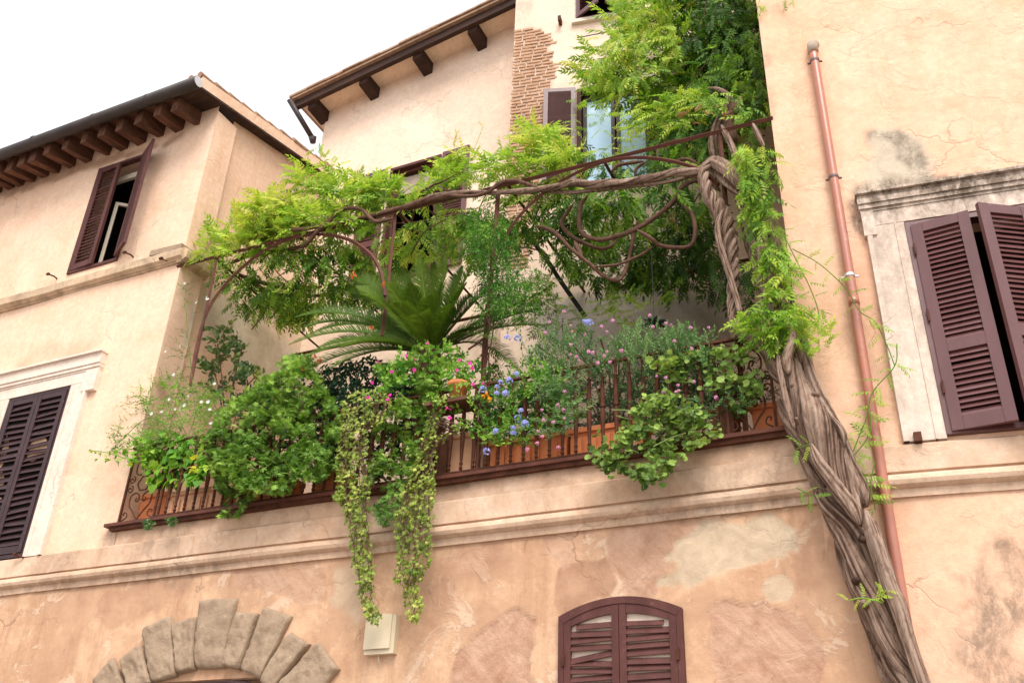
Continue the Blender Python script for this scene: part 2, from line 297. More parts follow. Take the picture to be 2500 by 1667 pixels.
M['fblue'] = petal('blue_petal', (.30, .32, .78), (.52, .55, .95)); M['fpink'] = petal('pink_petal', (.62, .16, .42), (.85, .45, .65)); M['fmag'] = petal('magenta_petal', (.75, .02, .28), (.85, .05, .42))
M['fwhite'] = petal('white_petal', (.8, .8, .76), (.9, .9, .86)); M['forange'] = petal('orange_red_petal', (.75, .12, .03), (.85, .28, .1)); M['fyel'] = petal('orange_yellow_petal', (.85, .30, .01), (.9, .45, .03))
# ------------------------------------------------------------------ walls
def wall(name, pl, us, zs, holes, mat, parent, res=.03, patches=(), rough=.006, seed=1, outline=None, smooth=True, reveal=.28, jitter=None):
    def axis(a, b, cuts):
        pts = sorted(set([a, b] + [c for c in cuts if a < c < b])); out = []
        for p, q in zip(pts[:-1], pts[1:]): out.append(np.linspace(p, q, max(1, int(round((q - p) / res))), endpoint=False))
        return np.r_[np.concatenate(out), b]
    U = axis(us[0], us[1], [h[0] for h in holes] + [h[1] for h in holes]); Z = axis(zs[0], zs[1], [h[2] for h in holes] + [h[3] for h in holes])
    nu, nz = len(U), len(Z); uu, zz = np.meshgrid(U, Z); P = np.column_stack([uu.ravel(), zz.ravel()])
    mk = np.zeros((len(P), 4)); d = rough * (fbm(P[:, 0] * 1.1, P[:, 1] * 1.1, 3, seed) * 2 + .5 * fbm(P[:, 0] * 6, P[:, 1] * 6, 3, seed + 5))
    nz1 = fbm(P[:, 0] * 4, P[:, 1] * 4, 5, seed + 20); nz2 = fbm(P[:, 0] * 16, P[:, 1] * 16, 3, seed + 40)
    for ch, wt_, soft, namp, dep, poly in patches:
        q = pl.uz(poly) if isinstance(poly, np.ndarray) else np.asarray(poly[0], float)
        lo, hi = q.min(0) - soft - namp - .05, q.max(0) + soft + namp + .05; s = np.all((P > lo) & (P < hi), axis=1)
        if not s.any(): continue
        g = sdist(P[s], q) + namp * (nz1[s] * 1.6 + nz2[s] * .5); k = np.clip(g / soft + .5, 0, 1); k = k * k * (3 - 2 * k)
        mk[s, ch] = np.maximum(mk[s, ch], k * wt_); d[s] -= dep * k * (1 + .5 * nz2[s])
    edge = (P[:, 0] <= us[0] + 1e-6) | (P[:, 0] >= us[1] - 1e-6)
    for h in holes: edge |= (P[:, 0] >= h[0] - 1e-6) & (P[:, 0] <= h[1] + 1e-6) & (P[:, 1] >= h[2] - 1e-6) & (P[:, 1] <= h[3] + 1e-6)
    d[edge] *= .2
    V = pl.at(P[:, 0], P[:, 1], d); i = np.arange(nz - 1)[:, None] * nu + np.arange(nu - 1)[None]
    F = np.stack([i, i + 1, i + nu + 1, i + nu], -1).reshape(-1, 4); c = P[F].mean(1); keep = np.ones(len(F), bool)
    for h in holes: keep &= ~((c[:, 0] > h[0]) & (c[:, 0] < h[1]) & (c[:, 1] > h[2]) & (c[:, 1] < h[3]))
    if outline is not None: keep &= outline(c[:, 0], c[:, 1])
    mb = MB(); mb.add(V, F[keep])
    for h in holes:
        a = pl.at([h[0], h[1], h[1], h[0]], [h[2], h[2], h[3], h[3]], 0); b = pl.at([h[0], h[1], h[1], h[0]], [h[2], h[2], h[3], h[3]], -reveal)
        mb.add(np.vstack([a, b]), np.array([(0, 1, 5, 4), (1, 2, 6, 5), (2, 3, 7, 6), (3, 0, 4, 7)])); mk = np.vstack([mk, np.zeros((8, 4))])
    mb_o = mb.build(name, mat, parent, smooth)
    a = mb_o.data.attributes.new('mask', 'FLOAT_COLOR', 'POINT'); a.data.foreach_set('color', mk.astype(np.float32).ravel())
    return mb_o
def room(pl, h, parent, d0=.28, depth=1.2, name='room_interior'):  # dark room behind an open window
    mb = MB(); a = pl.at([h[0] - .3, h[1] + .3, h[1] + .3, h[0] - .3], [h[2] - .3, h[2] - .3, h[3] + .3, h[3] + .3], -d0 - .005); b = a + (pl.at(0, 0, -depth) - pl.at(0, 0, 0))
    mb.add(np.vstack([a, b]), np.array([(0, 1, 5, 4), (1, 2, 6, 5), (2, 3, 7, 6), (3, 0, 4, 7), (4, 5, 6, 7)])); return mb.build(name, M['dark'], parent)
def Tpl(pl, u0, z0, d0=0., ang=0.):                          # local (x along wall, y inwards, z up) -> world; ang swings the leaf open about its local x=0
    ca, sa = math.cos(ang), math.sin(ang)
    def f(V):
        x, y, z = V[:, 0], V[:, 1], V[:, 2]; X = x * ca + y * sa; Y = -x * sa + y * ca
        return pl.at(u0 + X, z0 + z, d0 - Y)
    return f
def leaf_shutter(w_, h, th=.042, st=.07, rails=(0.,), pitch=.05, slat=.055, tilt=38, flip=False, droop=0., broken=None, topf=None, shell=False):
    """louvred leaf, x 0..w, y 0..th inwards, z 0..h; rails: heights of extra middle rails; topf(x): arched top line"""
    mb = MB(); e = .0015
    if topf is None:
        mb.box(0, st, 0, th, 0, h); mb.box(w_ - st, w_, 0, th, 0, h); mb.box(st + e, w_ - st - e, .003, th - .003, 0, st * 1.3); mb.box(st + e, w_ - st - e, .003, th - .003, h - st, h)
    else:
        xs = np.linspace(0, w_, 13); zt = topf(xs)
        for a, b in ((0, st), (w_ - st, w_)):
            xx = np.linspace(a, b, 4); V = np.vstack([np.column_stack([xx, 0 * xx + y, 0 * xx + z0]) if z0 == 0 else np.column_stack([xx, 0 * xx + y, topf(xx)]) for y in (0, th) for z0 in (0, 1)])
            n = 4; F = [list(range(n)) + [2 * n - 1 - k for k in range(n)], [2 * n + k for k in range(n)][::-1] + [3 * n + k for k in range(n)]]
            F += [[n + k, n + k + 1, 3 * n + k + 1, 3 * n + k] for k in range(n - 1)] + [[0, n, 3 * n, 2 * n], [n - 1, 3 * n - 1, 4 * n - 1, 2 * n - 1]]; mb.add(V, F)
        xx = np.linspace(st + e, w_ - st - e, 10); zz = topf(xx); n = len(xx)
        V = np.vstack([np.column_stack([xx, 0 * xx + y, zz - dz]) for y in (.003, th - .003) for dz in (.075, 0)])
        F = [[k, k + 1, n + k + 1, n + k] for k in range(n - 1)] + [[2 * n + k, 3 * n + k, 3 * n + k + 1, 2 * n + k + 1] for k in range(n - 1)] + [[k, 2 * n + k, 2 * n + k + 1, k + 1] for k in range(n - 1)] + [[n + k, n + k + 1, 3 * n + k + 1, 3 * n + k] for k in range(n - 1)]; mb.add(V, F)
        mb.box(st + e, w_ - st - e, .003, th - .003, 0, st * 1.3)
    lo = st * 1.3; hi = h - st; segs = []
    for r in sorted(rails):
        if r > 0: mb.box(st + e, w_ - st - e, .003, th - .003, r, r + .11); segs.append((lo, r)); lo = r + .11
    segs.append((lo, hi)); ta = math.radians(tilt)
    for a, b in segs:
        n = max(1, int((b - a) / pitch))
        for k in range(n):
            z = a + (k + .5) * (b - a) / n; x0, x1 = st - .004, w_ - st + .004
            if topf is not None:
                xs = np.linspace(x0, x1, 30); ok = xs[topf(xs) - .08 > z + .02]
                if len(ok) < 4: continue
                x0, x1 = ok[0], ok[-1]
            dz = rng.normal(0, .002 + droop * .006); dl = rng.normal(0, droop * .012); tt = ta + rng.normal(0, .03 + droop * .06)
            if broken and k == broken: dl = .055; dz = -.01
            c, s_ = math.cos(tt) * slat / 2, math.sin(tt) * slat / 2; y = th / 2
            p = np.array([[y - s_, -c], [y - s_ + .007, -c - .003], [y + s_, c - .003], [y + s_ - .007, c]])     # outer edge low, inner edge high
            if flip: p[:, 0] = th - p[:, 0]
            V = np.vstack([np.column_stack([np.full(4, xx), p[:, 0], z + dz + sg * dl + p[:, 1]]) for xx, sg in ((x0, -.5), (x1, .5))])
            mb.add(V, np.array([(0, 1, 5, 4), (1, 2, 6, 5), (2, 3, 7, 6), (3, 0, 4, 7), (0, 3, 2, 1), (4, 5, 6, 7)]))
    return mb
def xf(mb, T):
    mb.V = [T(v) for v in mb.V]; return mb
def mirror(mb, w_):
    mb.V = [v * [-1, 1, 1] + [w_, 0, 0] for v in mb.V]; return mb
def frame_box(pl, h, t=.06, d0=-.03, d1=.02, bottom=True):    # frame lining a hole (u0,u1,z0,z1), from depth d0 (inside) to d1 (out)
    mb = MB(); T = Tpl(pl, 0, 0); e = .002
    mb.box(h[0] + e, h[0] + t, -d1, -d0, h[2], h[3], T=T); mb.box(h[1] - t, h[1] - e, -d1, -d0, h[2], h[3], T=T)
    mb.box(h[0] + t + e, h[1] - t - e, -d1, -d0, h[3] - t, h[3] - e, T=T)
    if bottom: mb.box(h[0] + t + e, h[1] - t - e, -d1, -d0, h[2] + e, h[2] + t, T=T)
    return mb
# ------------------------------------------------------------------ ground
g = MB(); g.add([(-60, -40, 0), (60, -40, 0), (60, 40, 0), (-60, 40, 0)], np.array([(0, 1, 2, 3)])); o = g.build('street', M['street']); o['kind'] = 'structure'
# ================================================================== LEFT + FRONT HOUSE (street facade, terrace)
def hinge(pl, u, z, d, deg, side):
    a = math.radians(deg); e1 = side * math.cos(a) * pl.u + math.sin(a) * pl.n; e2 = side * math.sin(a) * pl.u - math.cos(a) * pl.n
    o = pl.at(u, z, d)
    return lambda V: o + V[:, :1] * e1 + V[:, 1:2] * e2 + V[:, 2:] * np.array([0, 0, 1.])
H1 = thing('front_house', 'peach plastered street house with terrace, stone door arch and rafter-lined eave', 'house', (-9, 0, 0))
zA = lambda p: zc(0, 1134, 800, p); zB = lambda p: zc(700, 1134, 800, p); zC = lambda p: zc(1300, 1134, 800, p)
UWIN = (-11.36, -10.36, 9.25, 11.25); ARCH = (-8.5, -5.9, 0., 3.3)
pat = [  # channel 0 exposed, 1 grey cement, 2 brown, 3 grime; weight, edge softness, edge noise, depth, outline in photo pixels
 (0, .75, .02, .05, .008, zA([(1690, 770), (1760, 740), (2000, 720), (2352, 700), (2352, 900), (2280, 970), (2180, 1010), (2080, 990), (1980, 960), (1940, 920), (1850, 880), (1740, 890), (1690, 830)])),
 (0, 1., .016, .03, .013, zB([(1110, 1640), (1190, 1430), (1210, 1340), (1300, 1260), (1420, 1150), (1480, 1130), (1490, 1100), (1620, 1020), (1660, 1040), (1680, 1070), (1790, 1100), (1790, 1290), (1740, 1400), (1760, 1660)])),
 (0, 1., .016, .03, .012, zC([(1240, 1040), (1290, 980), (1400, 940), (1500, 1000), (1620, 980), (1740, 1010), (1860, 1060), (1900, 1010), (1900, 1100), (1960, 1100), (2010, 1200), (2070, 1320), (2100, 1420), (2080, 1560), (2060, 1700), (1420, 1700), (1300, 1470), (1270, 1400), (1270, 1260)])),
 (0, .85, .016, .04, .012, zC([(530, 550), (580, 480), (700, 420), (830, 420), (900, 400), (1050, 380), (1200, 400), (1230, 440), (1130, 520), (1040, 540), (1000, 600), (950, 680), (1000, 720), (960, 800), (830, 860), (880, 900), (860, 960), (600, 950), (590, 900), (640, 850), (570, 740), (520, 610)])),
 (1, .72, .05, .07, .006, zC([(1230, 420), (1350, 390), (1500, 410), (1700, 380), (1830, 400), (1900, 470), (1910, 570), (1890, 620), (1730, 660), (1500, 740), (1400, 790), (1230, 850), (1080, 855), (940, 830), (1000, 720), (950, 680), (1040, 560), (1130, 520)])),
 (1, .6, .015, .02, .004, zC([(1770 + 105 * math.cos(k), 890 + 100 * math.sin(k)) for k in np.linspace(0, 6, 12)])),
 (2, .9, .03, .04, 0, zC([(200, 740), (440, 680), (530, 660), (560, 730), (620, 840), (580, 950), (400, 990), (210, 1090), (150, 1000), (180, 850)])),
 (2, .75, .25, .12, 0, zB([(940, 760), (1100, 650), (1500, 540), (1600, 700), (1450, 820), (1250, 900), (1120, 1200), (1000, 1280), (960, 1000)])),
 (2, .5, .12, .1, 0, zB([(1480, 560), (1550, 560), (1560, 790), (1480, 800)])),
 (2, .6, .10, .1, 0, zA([(740, 870), (1430, 770), (1390, 930), (1250, 1000), (1000, 1120), (800, 1160), (690, 1090)])),
 (2, .45, .15, .1, 0, zA([(560, 900), (620, 900), (520, 1400), (480, 1300)])),
 (2, .55, .2, .1, 0, zC([(1850, 560), (2030, 480), (2060, 700), (2050, 900), (1900, 900)])),
 (1, .45, .10, .1, 0, zB([(300, 730), (560, 690), (560, 900), (500, 1100), (330, 980)])),
 (3, .5, .12, .08, 0, zA([(1150, 820), (1400, 790), (1350, 900), (1200, 960)])),
 (0, .6, .02, .05, .006, zB([(1850, 540), (2050, 500), (2080, 660), (1980, 740), (1850, 640)])),
 (0, .5, .03, .06, .005, zB([(1200, 640), (1420, 590), (1440, 740), (1240, 760)])),
]
wall('lower_wall', FR, (-16, -.68), (0, 4.47), [ARCH], M['lower'], H1, .02, pat, .008, 3)
pu = [(2, .9, .08, .06, .004, zc(0, 150, 800, [(-200, 1000), (400, 760), (1180, 590), (1330, 470), (1320, 540), (1200, 600), (600, 790), (-200, 1040)])),
      (3, .4, .1, .08, 0, zc(0, 600, 800, [(1160, 120), (1290, 60), (1300, 160)])),
      (3, .55, .1, .1, 0, zc(0, 1134, 800, [(690, 560), (760, 430), (960, 480), (900, 600), (700, 640)])),
      (2, .35, .3, .2, 0, zc(0, 600, 800, [(150, 800), (700, 700), (720, 760), (100, 950)]))]
wall('upper_wall', FR, (-16, -9.06), (4.86, 11.9), [UWIN], M['left'], H1, .05, pu, .008, 5)
wall('pilaster_side', RX, (0, .43), (5.05, 11.66), [], M['left'], H1, .05, [(2, .4, .15, .1, 0, zc(0, 600, 800, [(1260, 400), (1420, 200), (1380, 700), (1100, 1500), (980, 1500)])), (1, .7, .02, .06, .004, zc(0, 600, 800, [(1380, 380), (1420, 300), (1380, 640), (1350, 760), (1400, 900), (1360, 1000), (1310, 850), (1320, 700)]))], .006, 8)
RX2 = Plane((-9.15, 0), 90)
wall('return_wall', RX2, (.43, 2.85), (5.05, 12.7), [], M['left'], H1, .05, [(1, .75, .6, .2, 0, zc(0, 600, 800, [(1400, 250), (1700, 350), (2300, 800), (2200, 1300), (1700, 900), (1450, 600)]))], .008, 9, outline=lambda u, z: z < 11.86 + .214 * u)
mb = MB(); mb.box(-9.16, -9.06, .425, .43, 5.05, 11.66); mb.box(-9.4, -9.1, .05, .4, 11.655, 11.67); mb.build('pilaster_back', M['left'], H1)
par = [(3, .75, .05, .05, 0, UY0) for UY0 in [np.array([(260, 1278), (800, 1205), (1300, 1145), (1930, 1050), (1930, 1064), (1300, 1162), (800, 1222), (270, 1292)], float)]]
par += [(2, .7, .12, .1, 0, np.array([(900, 1195), (1500, 1120), (1930, 1060), (1930, 1090), (1500, 1150), (900, 1240)], float)), (2, .6, .06, .06, 0, zc(200, 850, 800, [(300, 1400), (340, 1310), (480, 1290), (420, 1400), (350, 1440)])), (3, .5, .08, .06, 0, zc(200, 850, 800, [(500, 1270), (860, 1210), (700, 1380), (560, 1390)]))]
wall('parapet_strip', FR, (-9.25, -.98), (4.86, 5.06), [], M['trim'], H1, .02, par, .012, 12)
prof = [(-.05, 4.43), (.028, 4.43), (.03, 4.495), (.05, 4.505), (.078, 4.525), (.09, 4.56), (.078, 4.598), (.052, 4.618), (.03, 4.622), (.03, 4.636), (.056, 4.642), (.05, 4.865), (.015, 4.89), (-.05, 4.892)]
def strip(name, pr, a, b, pl, mat, par_, seg, wob, seed=3):
    o = MB().extrude(pr, a, b, pl, seg, wob, seed=seed).build(name, mat, par_, False)
    n = len(o.data.vertices); z = np.array([v.co.z for v in o.data.vertices]); x = np.array([v.co.x for v in o.data.vertices])
    mk = np.zeros((n, 4)); mk[:, 3] = .35 * np.clip(fbm(x * 1.3, z * 0 + 2, 4, 4) * 2 + .25, 0, 1); mk[(z < pr[4][1]) | (z > pr[-2][1] - .01), 3] += .25
    at = o.data.attributes.new('mask', 'FLOAT_COLOR', 'POINT'); at.data.foreach_set('color', mk.astype(np.float32).ravel()); return o
strip('string_course', prof, -16, -.99, FR, M['trim'], H1, 420, .016)
led = [(-.05, 8.88), (.03, 8.88), (.035, 8.90), (.06, 8.905), (.07, 8.92), (.11, 8.94), (.12, 9.05), (.08, 9.09), (-.05, 9.13)]
strip('ledge', led, -16, -9.0, FR, M['ledge'], H1, 200, .03, 5); strip('ledge', led, -.06, .47, RX, M['ledge'], H1, 12, .025, 6)
mb = MB(); mb.box(-9.62, -9.055, -.1, .3, 9.08, 9.17, T=lambda V: V + .03 * np.column_stack([vnoise(V[:, 0] * 9, V[:, 2] * 9, 3), vnoise(V[:, 0] * 9, V[:, 1] * 9, 4), vnoise(V[:, 1] * 9, V[:, 0] * 9, 5)])); mb.build('ledge_capstone', M['stone'], H1)
# slab nosing and terrace floor
MB().box(-9.2, -1.16, -.09, .05, 5.104, 5.142).build('slab_nosing', M['ironp'], H1)
MB().box(-9.13, -1.2, -.06, .05, 5.06, 5.103).build('slab_edge', M['iron'], H1)
MB().box(-9.2, -.9, .051, 3.4, 4.95, 5.09).build('terrace_floor', M['trim'], H1)
# roof, gutter, rafters of the left block
def sl(y): return 11.78 + .214 * y
mb = MB()
def wedge(mb, x0, x1, y0, y1, za, zb, f):
    mb.box(x0, x1, y0, y1, 0, 1, T=lambda V: np.column_stack([V[:, 0], V[:, 1], f(V[:, 1]) + np.where(V[:, 2] > .5, zb, za)]))
wedge(mb, -16, -9.2, -.52, 3.6, .0, .05, sl); rf = mb.build('roof', M['wood'], H1)
mb = MB(); wedge(mb, -9.32, -9.02, -.47, 2.84, .01, .245, sl); mb.build('verge_band', M['left'], rf)
mb = MB(); wedge(mb, -9.4, -8.97, -.5, 2.84, -.03, .008, sl); mb.build('verge_board', M['dwood'], rf)
mb = MB()
for k in range(11):
    y = -.5 + k * .31; a = rng.normal(0, .012)
    for xx in (-9.06, -9.24): mb.tube([(xx + a, y, sl(y) + .262 + .02), (xx + a, y + .36, sl(y + .36) + .255)], [.05, .04], 10)
wedge(mb, -16, -9.3, -.45, 3.6, .2, .25, sl); mb.build('roof_tiles', M['tile'], rf)
mb = MB(); mb.tube([(-16, -.6, 11.62), (-8.93, -.6, 11.665)], .092, 20); gt = mb.build('gutter', M['gutter'], H1, True)
for x in (-9.9, -11., -12.3, -13.6): MB().tube([(x, -.6, 11.655), (x + .035, -.6, 11.655)], .098, 20).build('gutter_joint', M['gutter'], gt)
mb = MB(); mb.tube([(-8.928, -.6, 11.665), (-8.922, -.6, 11.665)], .084, 20); mb.build('gutter_end_cap', M['steel'], gt)
RX_ = UY(zc(0, 150, 800, [(1440, 410), (1318, 465), (1175, 515), (1040, 565), (915, 600), (790, 650), (660, 680), (535, 725), (430, 760), (350, 785), (265, 805), (175, 840), (105, 865), (20, 890)]), -.02)[:, 0]
for k, x in enumerate(list(RX_) + [RX_[-1] - .3, RX_[-1] - .62, RX_[-1] - .95, RX_[-1] - 1.3]):
    mb = MB(); a = .055 + rng.uniform(0, .02); dz = rng.normal(0, .012); j = rng.normal(0, .01, 8)
    mb.box(x - 2 * a, x, -.47 + rng.normal(0, .02), .05, sl(0) - .27 + dz, sl(0) - .005, T=lambda V: np.column_stack([V[:, 0] + j, V[:, 1], V[:, 2] + .214 * V[:, 1] + np.where(V[:, 2] < sl(0) - .1, j, 0)]))
    mb.build('rafter_end', M['wood'], H1)
# upper left window: one leaf shut, one swung open
W = frame_box(FR, UWIN, .05, -.06, .025).build('window', M['shut'], H1)
xf(leaf_shutter(.47, 1.9, pitch=.062, slat=.06, droop=.4), hinge(FR, -11.305, 9.30, .03, 4, 1)).build('shutter', M['shut'], W)
xf(leaf_shutter(.47, 1.9, pitch=.062, slat=.06), hinge(FR, -10.37, 9.30, .03, 152, -1)).build('shutter', M['shut'], W)
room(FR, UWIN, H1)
mb = MB(); mb.box(-11.31, -10.41, .12, .17, 10.98, 11.08); mb.build('transom', M['cream'], W)
mb = MB(); T_ = hinge(FR, -10.9, 9.3, -.10, -40, 1)
mb.box(0, .05, 0, .04, 0, 1.25, T=T_); mb.box(.38, .43, 0, .04, 0, 1.25, T=T_); mb.box(.052, .378, 0, .04, 1.2, 1.25, T=T_); mb.box(.052, .378, 0, .04, 0, .06, T=T_); mb.build('casement', M['cream'], W)
# lower left window in a travertine surround
def surround(pl, uin, uj, uear, zbot, zh, zear, ztop, right, mid, out=.05):
    s = 1 if right else -1                                   # right: jamb on the +u side of the opening
    def bx(mb, a, b, d, z0, z1): mb.box(min(a, b), max(a, b), -d, .03, z0, z1, T=Tpl(pl, 0, 0))
    mb = MB(); bx(mb, uin, uj, out, zbot, zh - .002); bx(mb, uj - s * .004, uj - s * .05, out + .018, zbot, zear - .002); bx(mb, uin + s * .07, uin + s * .085, out + .008, zbot, zh)
    bx(mb, uj - s * .09, uear, out + .02, zear, zh + .16); bx(mb, mid + s * .001, uj - s * .092, out + .003, zh, zh + .16)
    for k, (z0, z1, o) in enumerate([(.162, .19, .012), (.192, .24, .03), (.242, .30, .045), (.302, ztop - zh - .03, .035), (ztop - zh - .028, ztop - zh, .075)]): bx(mb, mid + s * .001, uear + s * (o * .35), out + o, zh + z0, zh + z1)
    return mb
def masked(o, fn):
    n = len(o.data.vertices); co = np.zeros(n * 3); o.data.vertices.foreach_get('co', co); mk = fn(co.reshape(-1, 3)); a = o.data.attributes.new('mask', 'FLOAT_COLOR', 'POINT'); a.data.foreach_set('color', mk.astype(np.float32).ravel())
LW = (-11.71, -10.52, 4.89, 7.25)
W = frame_box(FR, LW, .05, 0., .04).build('window', M['shutd'], H1)
def joined(a, b): a.add(np.concatenate(b.V), np.concatenate(b.L).reshape(-1, 4)); return a
masked(joined(surround(FR, -10.52, -10.19, -10.06, 4.88, 7.25, 7.1, 7.68, True, -11.115), surround(FR, -11.71, -12.04, -12.17, 4.88, 7.25, 7.1, 7.68, False, -11.115)).build('stone_surround', M['trav'], W), lambda c: np.clip(np.column_stack([0 * c, .35 * fbm(c[:, 0] * 3, c[:, 2] * 3, 3, 2)]), 0, 1))
for u, s in ((-11.655, 1), (-10.575, -1)): xf(leaf_shutter(.535, 2.24, pitch=.088, slat=.085, droop=1., tilt=32), hinge(FR, u, 4.95, .05, 0, s)).build('shutter', M['shutd'], W)
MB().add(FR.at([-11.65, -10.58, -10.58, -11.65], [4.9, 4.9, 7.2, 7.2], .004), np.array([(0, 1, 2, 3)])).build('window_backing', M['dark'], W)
# arched window in the lower wall
ac = -2.795; aw = .56
def atop(u, half=aw, zs=3.655, rise=.135): return zs + rise * (1 - (np.asarray(u) / half) ** 2)
mb = MB(); us = np.linspace(-aw, aw, 21); n = 21
for (o0, i0, d0) in [(0, .052, .05)]:
    zo = atop(us); ui = us * (aw - i0) / aw; zi = atop(us) - .06
    V = np.vstack([FR.at(ac + us, zo, d) for d in (.0, d0)] + [FR.at(ac + ui, zi, d) for d in (0., d0)])
    F = [[k, k + 1, n + k + 1, n + k] for k in range(n - 1)] + [[n + k, n + k + 1, 3 * n + k + 1, 3 * n + k] for k in range(n - 1)] + [[2 * n + k, 3 * n + k, 3 * n + k + 1, 2 * n + k + 1] for k in range(n - 1)]
    mb.add(V, F)
mb.box(ac - aw + .001, ac - aw + .052, -.047, .0, 1.9, 3.65); mb.box(ac + aw - .052, ac + aw - .001, -.047, .0, 1.9, 3.65)
W = mb.build('window', M['shut'], H1)
lw = aw - .055
for s, br in ((1, 20), (-1, None)):
    tf = (lambda x: atop(aw - .055 - x) - .065 - 1.95) 
    xf(leaf_shutter(lw - .003, 1.7, th=.03, st=.062, pitch=.062, slat=.06, tilt=30, droop=.8, broken=br, topf=tf), hinge(FR, ac - s * lw, 1.95, .045, 0, s)).build('shutter', M['shut'], W)
us = np.linspace(-.5, .5, 12); MB().add(np.vstack([FR.at(ac + us, atop(us) - .05, .006), FR.at(ac + us, 1.9 + 0 * us, .006)]), np.array([(12 + k, 13 + k, k + 1, k) for k in range(11)])).build('window_backing', M['trav'], W)
for s in (-1, 1):
    for z in (3.28, 2.4): MB().box(ac + s * (aw - .05) - .012, ac + s * (aw - .05) + .012, -.062, -.048, z - .05, z + .05).build('hinge', M['iron'], W)
# stone arch over the street door
def stone(q, out=.08, n=21, seed=0):
    q = np.asarray(q, float); s, t = np.meshgrid(np.linspace(0, 1, n), np.linspace(0, 1, n)); s, t = s.ravel(), t.ravel()
    P = (q[0] * ((1 - s) * (1 - t))[:, None] + q[1] * (s * (1 - t))[:, None] + q[2] * (s * t)[:, None] + q[3] * ((1 - s) * t)[:, None])
    a, b = 2 * s - 1, 2 * t - 1; k = np.clip(1 - (abs(a) ** 10 + abs(b) ** 10), 0, 1) ** .55; c = q.mean(0)
    e = np.maximum(abs(a), abs(b)) > .999; P = c + (P - c) * (1.11 - .11 * (1 - k) + .02 * vnoise(P[:, 0] * 9, P[:, 1] * 9, seed))[:, None]
    d = out * (.35 + .65 * k) + (.03 * fbm(P[:, 0] * 5, P[:, 1] * 5, 4, seed + 3) + .02 * fbm(P[:, 0] * 22, P[:, 1] * 22, 3, seed + 5)); i = np.arange(n - 1)[:, None] * n + np.arange(n - 1)[None]
    mb = MB(); V = FR.at(P[:, 0], P[:, 1], d); B = np.where(e)[0]; ang = np.argsort(np.arctan2(b[B], a[B])); B = B[ang]; Q = FR.at(P[B, 0], P[B, 1], -.12)
    F = np.stack([i, i + n, i + n + 1, i + 1], -1).reshape(-1, 4); mb.add(np.vstack([V, Q]), np.vstack([F, [(B[j], B[(j + 1) % len(B)], n * n + (j + 1) % len(B), n * n + j) for j in range(len(B))]])); return mb
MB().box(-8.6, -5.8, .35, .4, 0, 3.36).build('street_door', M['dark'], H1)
for k, q in enumerate([zA([(690, 1560), (830, 1385), (950, 1650), (810, 1800)]), zA([(895, 1410), (1030, 1300), (1112, 1570), (965, 1640)]), zA([(1035, 1180), (1250, 1090), (1290, 1525), (1112, 1565)]), zA([(1268, 1155), (1425, 1095), (1415, 1478), (1300, 1502)]),
        zA([(1445, 980), (1718, 958), (1622, 1462), (1420, 1468)]), zA([(1722, 1062), (1868, 1072), (1742, 1480), (1630, 1452)]), zA([(1918, 1020), (2108, 1092), (1888, 1545), (1748, 1475)]), zA([(2105, 1205), (2238, 1292), (1965, 1650), (1890, 1552)]), zB([(245, 1275), (388, 1470), (180, 1740), (-60, 1600)]), zA([(500, 1740), (680, 1565), (800, 1810), (640, 1960)])]):
    stone(FR.uz(q), .075 + .02 * (k % 2), seed=k * 7).build('voussoir', M['stone'], H1, True)
mb = MB(); th = np.linspace(.25, math.pi - .25, 24)
mb.tube(np.column_stack([-7.2 + 1.36 * np.cos(th), 0 * th + .1, 1.95 + 1.36 * np.sin(th)]), .028, 8); mb.tube(np.column_stack([-7.2 + .7 * np.cos(th), 0 * th + .1, 1.95 + .7 * np.sin(th)]), .018, 8)
for a in np.linspace(.4, math.pi - .4, 11): mb.tube([(-7.2 + .3 * math.cos(a), .1, 1.95 + .3 * math.sin(a)), (-7.2 + 1.35 * math.cos(a), .1, 1.95 + 1.35 * math.sin(a))], .012, 6)
mb.build('fanlight_grille', M['frameb'], H1)
# shutter hold-backs and stubs
def hook(pl, px, par, s=1.):
    u, z = pl.uz(px)[0]; mb = MB(); mb.tube([pl.at(u, z, -.02), pl.at(u + .03 * s, z - .01, .07), pl.at(u - .05 * s, z + .02, .12)], [.012, .012, .012], 6); mb.tube([pl.at(u - .08 * s, z + .03, .11), pl.at(u - .02 * s, z + .01, .13)], .022, 6); mb.build('shutter_hook', M['iron'], par)
for p in [(138, 680), (325, 628), (414, 643), (62, 1362)]: hook(FR, p, H1)
# meter box
bxo = thing('wall_box', 'small beige sheet-metal box on the brown wall under the trailing ivy', 'wall box', (-5.18, 0, 3.42))
MB().box(-5.34, -5.015, -.075, .0, 3.43, 3.79).build('box_body', M['box'], bxo)
mb = MB(); xs = np.linspace(0, 1, 9); V = np.vstack([np.column_stack([-5.345 + .29 * xs, 0 * xs + y - .012 * np.sin(xs * math.pi), 0 * xs + z]) for z in (3.475, 3.795) for y in (-.09, -.077)])
mb.add(V, [[k, k + 1, 18 + k + 1, 18 + k] for k in range(8)] + [[9 + k, 27 + k, 28 + k, 10 + k] for k in range(8)] + [[k, 9 + k, 10 + k, k + 1] for k in range(8)] + [[18 + k, 19 + k, 28 + k, 27 + k] for k in range(8)] + [[0, 18, 27, 9], [8, 17, 35, 26]]); mb.build('box_cover', M['box'], bxo)
MB().tube(smooth_path([(-5.19, -.04, 3.43), (-5.185, -.05, 3.38), (-5.17, -.03, 3.34)], .02), .006, 6).build('cable', M['cream'], bxo)
